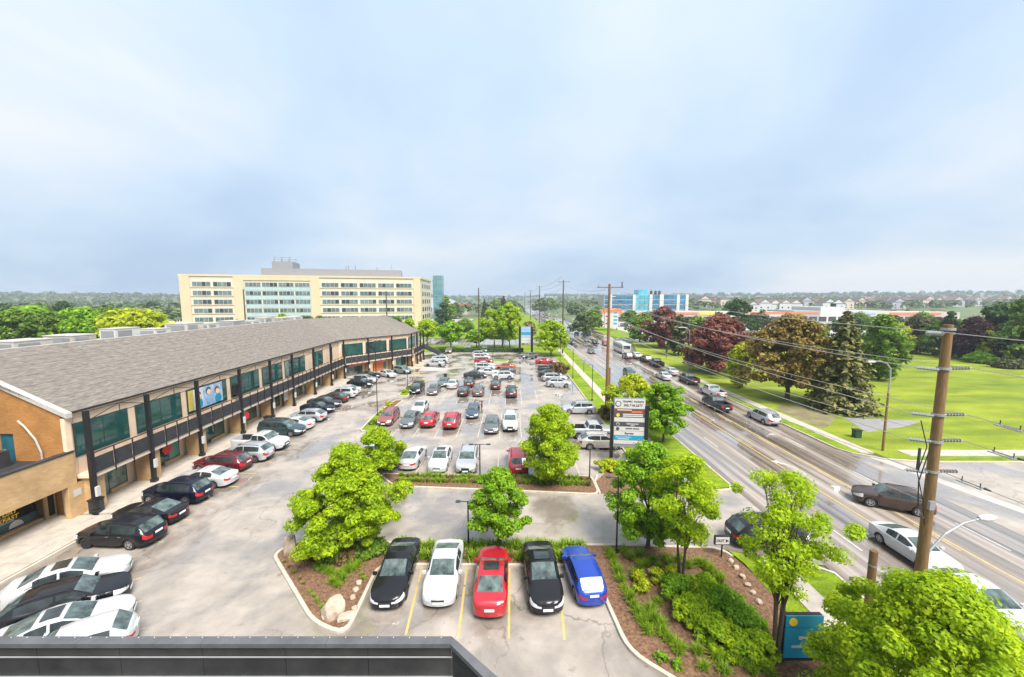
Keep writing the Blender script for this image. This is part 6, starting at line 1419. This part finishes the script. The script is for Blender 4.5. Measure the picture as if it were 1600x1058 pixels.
# tall tenant sign
sx_, sy_ = 11.45, 37.6; sg_ = thing('tenant_sign','tall white tenant sign on black posts between the kerb and sidewalk','sign',(sx_,sy_,0))
th = R(-6); rt_ = Vector((math.cos(th), math.sin(th), 0)); fr_ = Vector((math.sin(th), -math.cos(th), 0)); SW_, Z0, Z1_ = 3.05, 1.75, 6.75
ctr = Vector((sx_+.25,sy_,0))
def sgb(u0, u1, n0, n1, z0, z1): c = ctr+rt_*(u0+u1)/2+fr_*(n0+n1)/2; return MB().obox(c[:2], rt_[:2], fr_[:2], (u1-u0)/2, (n1-n0)/2, z0, z1)
sgb(-SW_/2,SW_/2,-.2,.0,Z0,Z1_).build('cabinet', M['grey'], sg_)
for u in (-SW_/2-.16, SW_/2+.16): sgb(u-.14,u+.14,-.35,.15,0,Z1_-.7).build('post', M['black'], sg_)
pn = [(1.0,'white',[('TRAFFIC TICKETS',.26,.22,'ink'),('305.718.2677',.34,-.16,'ink')]),(.42,'brown_ink',[('fine goods & gifts',.16,.0,'orange')]),(.46,'slate',[]),(.46,'white',[]),(.46,'slate',[('Chiropractor',.22,.06,'white'),('CLINIC',.12,-.13,'white')]),(.46,'white',[('CERTIFIED GENERAL',.15,.02,'ink')]),(.46,'white',[('Express',.28,0,'ink')]),(.46,'blue_sign',[('TRAVEL',.16,.08,'white'),('insurance',.14,-.1,'white')]),(.42,'white',[])]
pn[1] = (.42,'brown_ink',[]); pn[7] = (.46,'blue_sign',[])
z = Z1_-.06
for k, (hh, m_, tx) in enumerate(pn):
    p_ = sgb(-SW_/2+.05,SW_/2-.05,.003,.03,z-hh+.02,z-.02).build('panel', M[m_], sg_); zc = z-hh/2
    for s_, size, dz, mm in tx:
        o_ = ctr+fr_*.035+rt_*(.32 if k in (0,4,5) else 0); lettering('lettering', s_, size, M[mm], p_, (o_.x,o_.y,zc+dz), rt_, bold=.008, off=sg_.location, shear=.15 if s_ == 'Express' else 0)
    if k in (0,2,4,5): disc('emblem', ctr+fr_*.032+rt_*-1.12+Vector((0,0,zc)), .3 if k == 0 else .17, fr_, M[{0:'slate',2:'yellow_ink',4:'white',5:'slate'}[k]], sg_, 14)
    if k == 0: disc('emblem', ctr+fr_*.055+rt_*-1.12+Vector((0,0,zc)), .22, fr_, M['white'], sg_, 14)
    if k == 4: disc('emblem', ctr+fr_*.055+rt_*-1.12+Vector((0,0,zc)), .12, fr_, M['slate'], sg_, 14)
    if k == 2:
        for r_ in (.09,-.09): sgb(-.65,1.3,.031,.036,zc+r_-.06,zc+r_+.06).build('print_line', M['white'], sg_)
    if k == 1: sgb(-1.2,.2,.031,.036,zc+.04,zc+.13).build('print_line', M['stucco'], sg_); sgb(.2,1.2,.031,.036,zc-.16,zc-.02).build('print_line', M['orange'], sg_)
    if k == 7: sgb(-1.3,.2,.031,.036,zc+.02,zc+.12).build('print_line', M['skyblue'], sg_); sgb(-1.1,.0,.031,.036,zc-.16,zc-.07).build('print_line', M['white'], sg_)
    z -= hh+.005
# second, farther tenant sign
x, y = 4.2, 116.5; t = thing('tenant_sign','distant blue tenant sign on dark posts at the lot end','sign',(x,y,0))
MB().box(x-1.5,x+1.5,y,y+.4,3.4,8.4).build('cabinet', M['grey'], t)
for k in range(6): MB().box(x-1.4,x+1.4,y-.04,y-.005,7.5-k*.82,8.25-k*.82).build('panel', M[['skyblue','skyblue','blue_sign','pblue','white','white'][k]], t)
for u in (-1.85,1.85): MB().box(x+u-.32,x+u+.32,y-.05,y+.45,0,8.3).build('post', M['black'], t)
# OUT sign
x, y = g(1127,872); t = thing('exit_sign','small white OUT sign with right arrow on a black post','sign',(x,y,.1))
MB().cyl((x,y,0),(x,y,.08),.55,.5,12).build('footing', M['pave2'], t); MB().cyl((x,y,.08),(x,y,.95),.05,n=8).build('post', M['black'], t)
MB().box(x-.48,x+.48,y-.02,y+.14,.9,1.5).build('box', M['black'], t); fp = MB().box(x-.43,x+.43,y-.05,y-.022,.97,1.43).build('face', M['white'], t)
lettering('lettering','OUT',.235,M['ink'],fp,(x-.15,y-.055,1.2),(1,0,0),bold=.008,off=t.location)
MB().add([(x+.2,y-.056,1.08),(x+.40,y-.056,1.2),(x+.2,y-.056,1.32)],[(0,1,2)]).build('arrow', M['ink'], fp, wp=t)
# blue bank sign among the shrubs
x, y = 12.75, 16.1; t = thing('blue_sign','bright blue low sign board between the multi stem tree and the corner tree','sign',(x,y,.1))
MB().box(x-.45,x+1.3,y,y+.25,.1,2.3).build('post', M['dark'], t); f_ = MB().box(x-.42,x+1.27,y-.05,y-.003,.3,1.75).build('panel', M['blue_sign'], t); f2 = MB().box(x-.42,x+1.27,y-.05,y-.003,1.79,2.35).build('panel', M['blue_sign'], t)
disc('emblem', Vector((x-.1,y-.055,2.07)), .19, (0,-1,0), M['yellow_ink'], t, 14); MB().box(x+.2,x+1.1,y-.06,y-.052,1.2,1.36).build('print_line', M['white'], t); MB().box(x-.1,x+.9,y-.06,y-.052,.8,.92).build('print_line', M['white'], t)
# boulders
def rock(label, xy, s, seed, rz=0, grp=None):
    b = bmesh.new(); bmesh.ops.create_icosphere(b, subdivisions=3, radius=1)
    for v in b.verts:
        n_ = noise.noise(v.co*1.1+Vector((seed,0,0)))*.35+noise.noise(v.co*2.7+Vector((0,seed,0)))*.14; v.co *= 1+n_; v.co.x = max(-.8,min(.8,v.co.x)); v.co.z = max(-.6,min(.75,v.co.z))
        v.co = Vector((v.co.x*s[0], v.co.y*s[1], v.co.z*s[2]))
    me = bpy.data.meshes.new('boulder'); b.to_mesh(me); b.free(); me.shade_smooth(); me.set_sharp_from_angle(angle=R(28))
    o = link('boulder', me, M['rock'], None, (xy[0],xy[1],.1+s[2]*.5)); o.rotation_euler = (.1,.05,rz); tag(o, label, 'rock', grp)
rock('upright tan boulder at the left tip of the pointed bed', g(454,866), (.42,.35,.95), 3, .4)
rock('big tan flat topped boulder at the lower point of the pointed bed', g(521,962), (.6,.5,.62), 8, .9)
rock('thin flat brown slab lying beside the big boulder', g(541,968), (.55,.25,.16), 5, .6)
for k, (px, py) in enumerate(((561,914),(556,925),(551,938),(554,955),(508,968),(1016,896),(1150,890),(1142,880),(1160,905),(1168,918),(1176,930),(1186,945))):
    rock((f'{OR[k]} small pale stone from the top by the right kerb of the pointed bed' if k < 4 else 'small pale stone left of the big boulder') if k < 5 else ('small pale stone beside the yellow shrubs' if k == 5 else f'{OR[sorted((880,890,905,918,930,945)).index(py)]} small stone from the top on the mulch by the sidewalk'), g(px,py), (.2,.15,.13), 12+k, k, ('stones in the pointed bed','stones in the right bed')[k > 4])
x, y = g(487,862); t = thing('stake','white support stake beside the slim sapling','stake',(x+.25,y-.45,.1)); MB().box(x+.2,x+.3,y-.5,y-.4,.1,2.0).build('post', M['white'], t)
# bins and pots on the walkway
for k, (px, py, lab) in enumerate(((152,802,'dark litter bin beside the first plaza column'),(418,664,'black litter bin beside the fourth plaza column'),(696,592,'dark litter bin on the paved apron before the far cars'))):
    x, y = g(px, py); t = thing('litter_bin', lab, 'bin', (x,y,.14)); zb_ = .14 if k < 2 else 0
    MB().prism([(x-.3,y-.3),(x+.3,y-.3),(x+.3,y+.3),(x-.3,y+.3)], zb_, zb_+.95).build('body', M['rail'], t); MB().prism([(x-.34,y-.34),(x+.34,y-.34),(x+.34,y+.34),(x-.34,y+.34)], zb_+.95, zb_+1.08).build('lid', M['black'], t)
area('paved_apron', [(-21.6,88.5),(-15.5,88.5),(-14.5,91.5),(-21.6,93.5)], .1, 'pave2', -.03)
# person in dark red beside the blue hatchback
def person(xy, lab, rz):
    x, y = xy; t = thing('person', lab, 'person', (x,y,0), rz)
    J = {'pel':(0,0,.95),'wa':(0,0,1.12),'ch':(0,0,1.36),'nk':(0,.0,1.5),'hd':(0,.03,1.62),'ht':(0,.03,1.74),
         'hl':(-.10,0,.90),'kl':(-.12,.06,.50),'al':(-.13,-.02,.09),'tl':(-.14,.15,.04),'hr':(.10,0,.90),'kr':(.11,.02,.50),'ar':(.13,-.10,.10),'tr':(.14,.07,.04),
         'sl':(-.19,0,1.42),'el':(-.27,-.02,1.14),'wl':(-.24,.12,.92),'fl':(-.23,.17,.84),'sr':(.19,0,1.42),'er':(.30,.05,1.18),'wr':(.30,.26,1.16),'fr':(.30,.34,1.17)}
    rad = dict(pel=.16,wa=.15,ch=.17,nk=.065,hd=.10,ht=.075,hl=.10,kl=.065,al=.045,tl=.04,hr=.10,kr=.065,ar=.045,tr=.04,sl=.07,el=.05,wl=.036,fl=.04,sr=.07,er=.05,wr=.036,fr=.04)
    E_ = [('pel','wa'),('wa','ch'),('ch','nk'),('nk','hd'),('hd','ht'),('pel','hl'),('hl','kl'),('kl','al'),('al','tl'),('pel','hr'),('hr','kr'),('kr','ar'),('ar','tr'),('ch','sl'),('sl','el'),('el','wl'),('wl','fl'),('ch','sr'),('sr','er'),('er','wr'),('wr','fr')]
    ks = list(J); me = bpy.data.meshes.new('body'); me.from_pydata([J[k] for k in ks], [(ks.index(a),ks.index(b)) for a, b in E_], []); o = bpy.data.objects.new('body', me); COL.objects.link(o)
    md = o.modifiers.new('skin','SKIN'); 
    for i, k in enumerate(ks): me.skin_vertices[0].data[i].radius = (rad[k], rad[k]*(.75 if k in ('pel','wa','ch') else 1)); me.skin_vertices[0].data[i].use_root = (k == 'pel')
    sb = o.modifiers.new('sub','SUBSURF'); sb.levels = 2; sb.render_levels = 2
    bpy.context.view_layer.update(); m2 = bpy.data.meshes.new_from_object(o.evaluated_get(bpy.context.evaluated_depsgraph_get())); bpy.data.objects.remove(o)
    m2.materials.clear()
    for c in ((.12,.012,.02),(.32,.19,.13),(.02,.018,.02)): m2.materials.append(mat('person_tone', c, .7, var=.1))
    for p in m2.polygons:
        c = p.center; p.material_index = 1 if (c.z > 1.49 and c.z < 1.68 and c.y > -.0) or (c.y > .285 and c.z > 1.0) or (c.z < .9 and c.x < -.18 and c.y > .1) else (2 if c.z > 1.58 or c.z < .10 else 0)
    m2.shade_smooth(); m2.name = 'body'
    o = bpy.data.objects.new('body', m2); COL.objects.link(o); o.parent = t
    b = MB()
    for k in range(5): b.cyl((0,.02-.03*k/5,1.66+.03*k),(0,.02-.03*(k+1)/5,1.66+.03*(k+1)),.112*math.cos(k/5*1.3),.112*math.cos((k+1)/5*1.3),12)
    b2 = b.mesh('hair', smooth=60); link('hair', b2, mat('dark_hair',(.015,.01,.008),.5), t)
person((g(753,645)[0]+.0, g(753,645)[1]), 'person in dark red clothes standing beside the blue hatchback', R(100))
for p_ in list(bpy.data.materials):
    pass
# ---------------------------------------------------------------- haze over the whole place
hz_ = MB().box(-5900,5900,-390,5900,-2.0,46.0).build('haze', None)
hm = bpy.data.materials.new('haze'); hm.use_nodes = True; t = hm.node_tree
for n_ in list(t.nodes):
    if n_.type == 'BSDF_PRINCIPLED': t.nodes.remove(n_)
pv = t.nodes.new('ShaderNodeVolumePrincipled'); pv.inputs['Color'].default_value = (.82,.90,1,1); pv.inputs['Density'].default_value = .00028; pv.inputs['Anisotropy'].default_value = .2
t.links.new(pv.outputs[0], t.nodes['Material Output'].inputs['Volume'])
hz_.data.materials.append(hm); hz_['kind'] = 'stuff'; hz_['label'] = 'thin pale rain haze over the whole place'; hz_['category'] = 'haze'
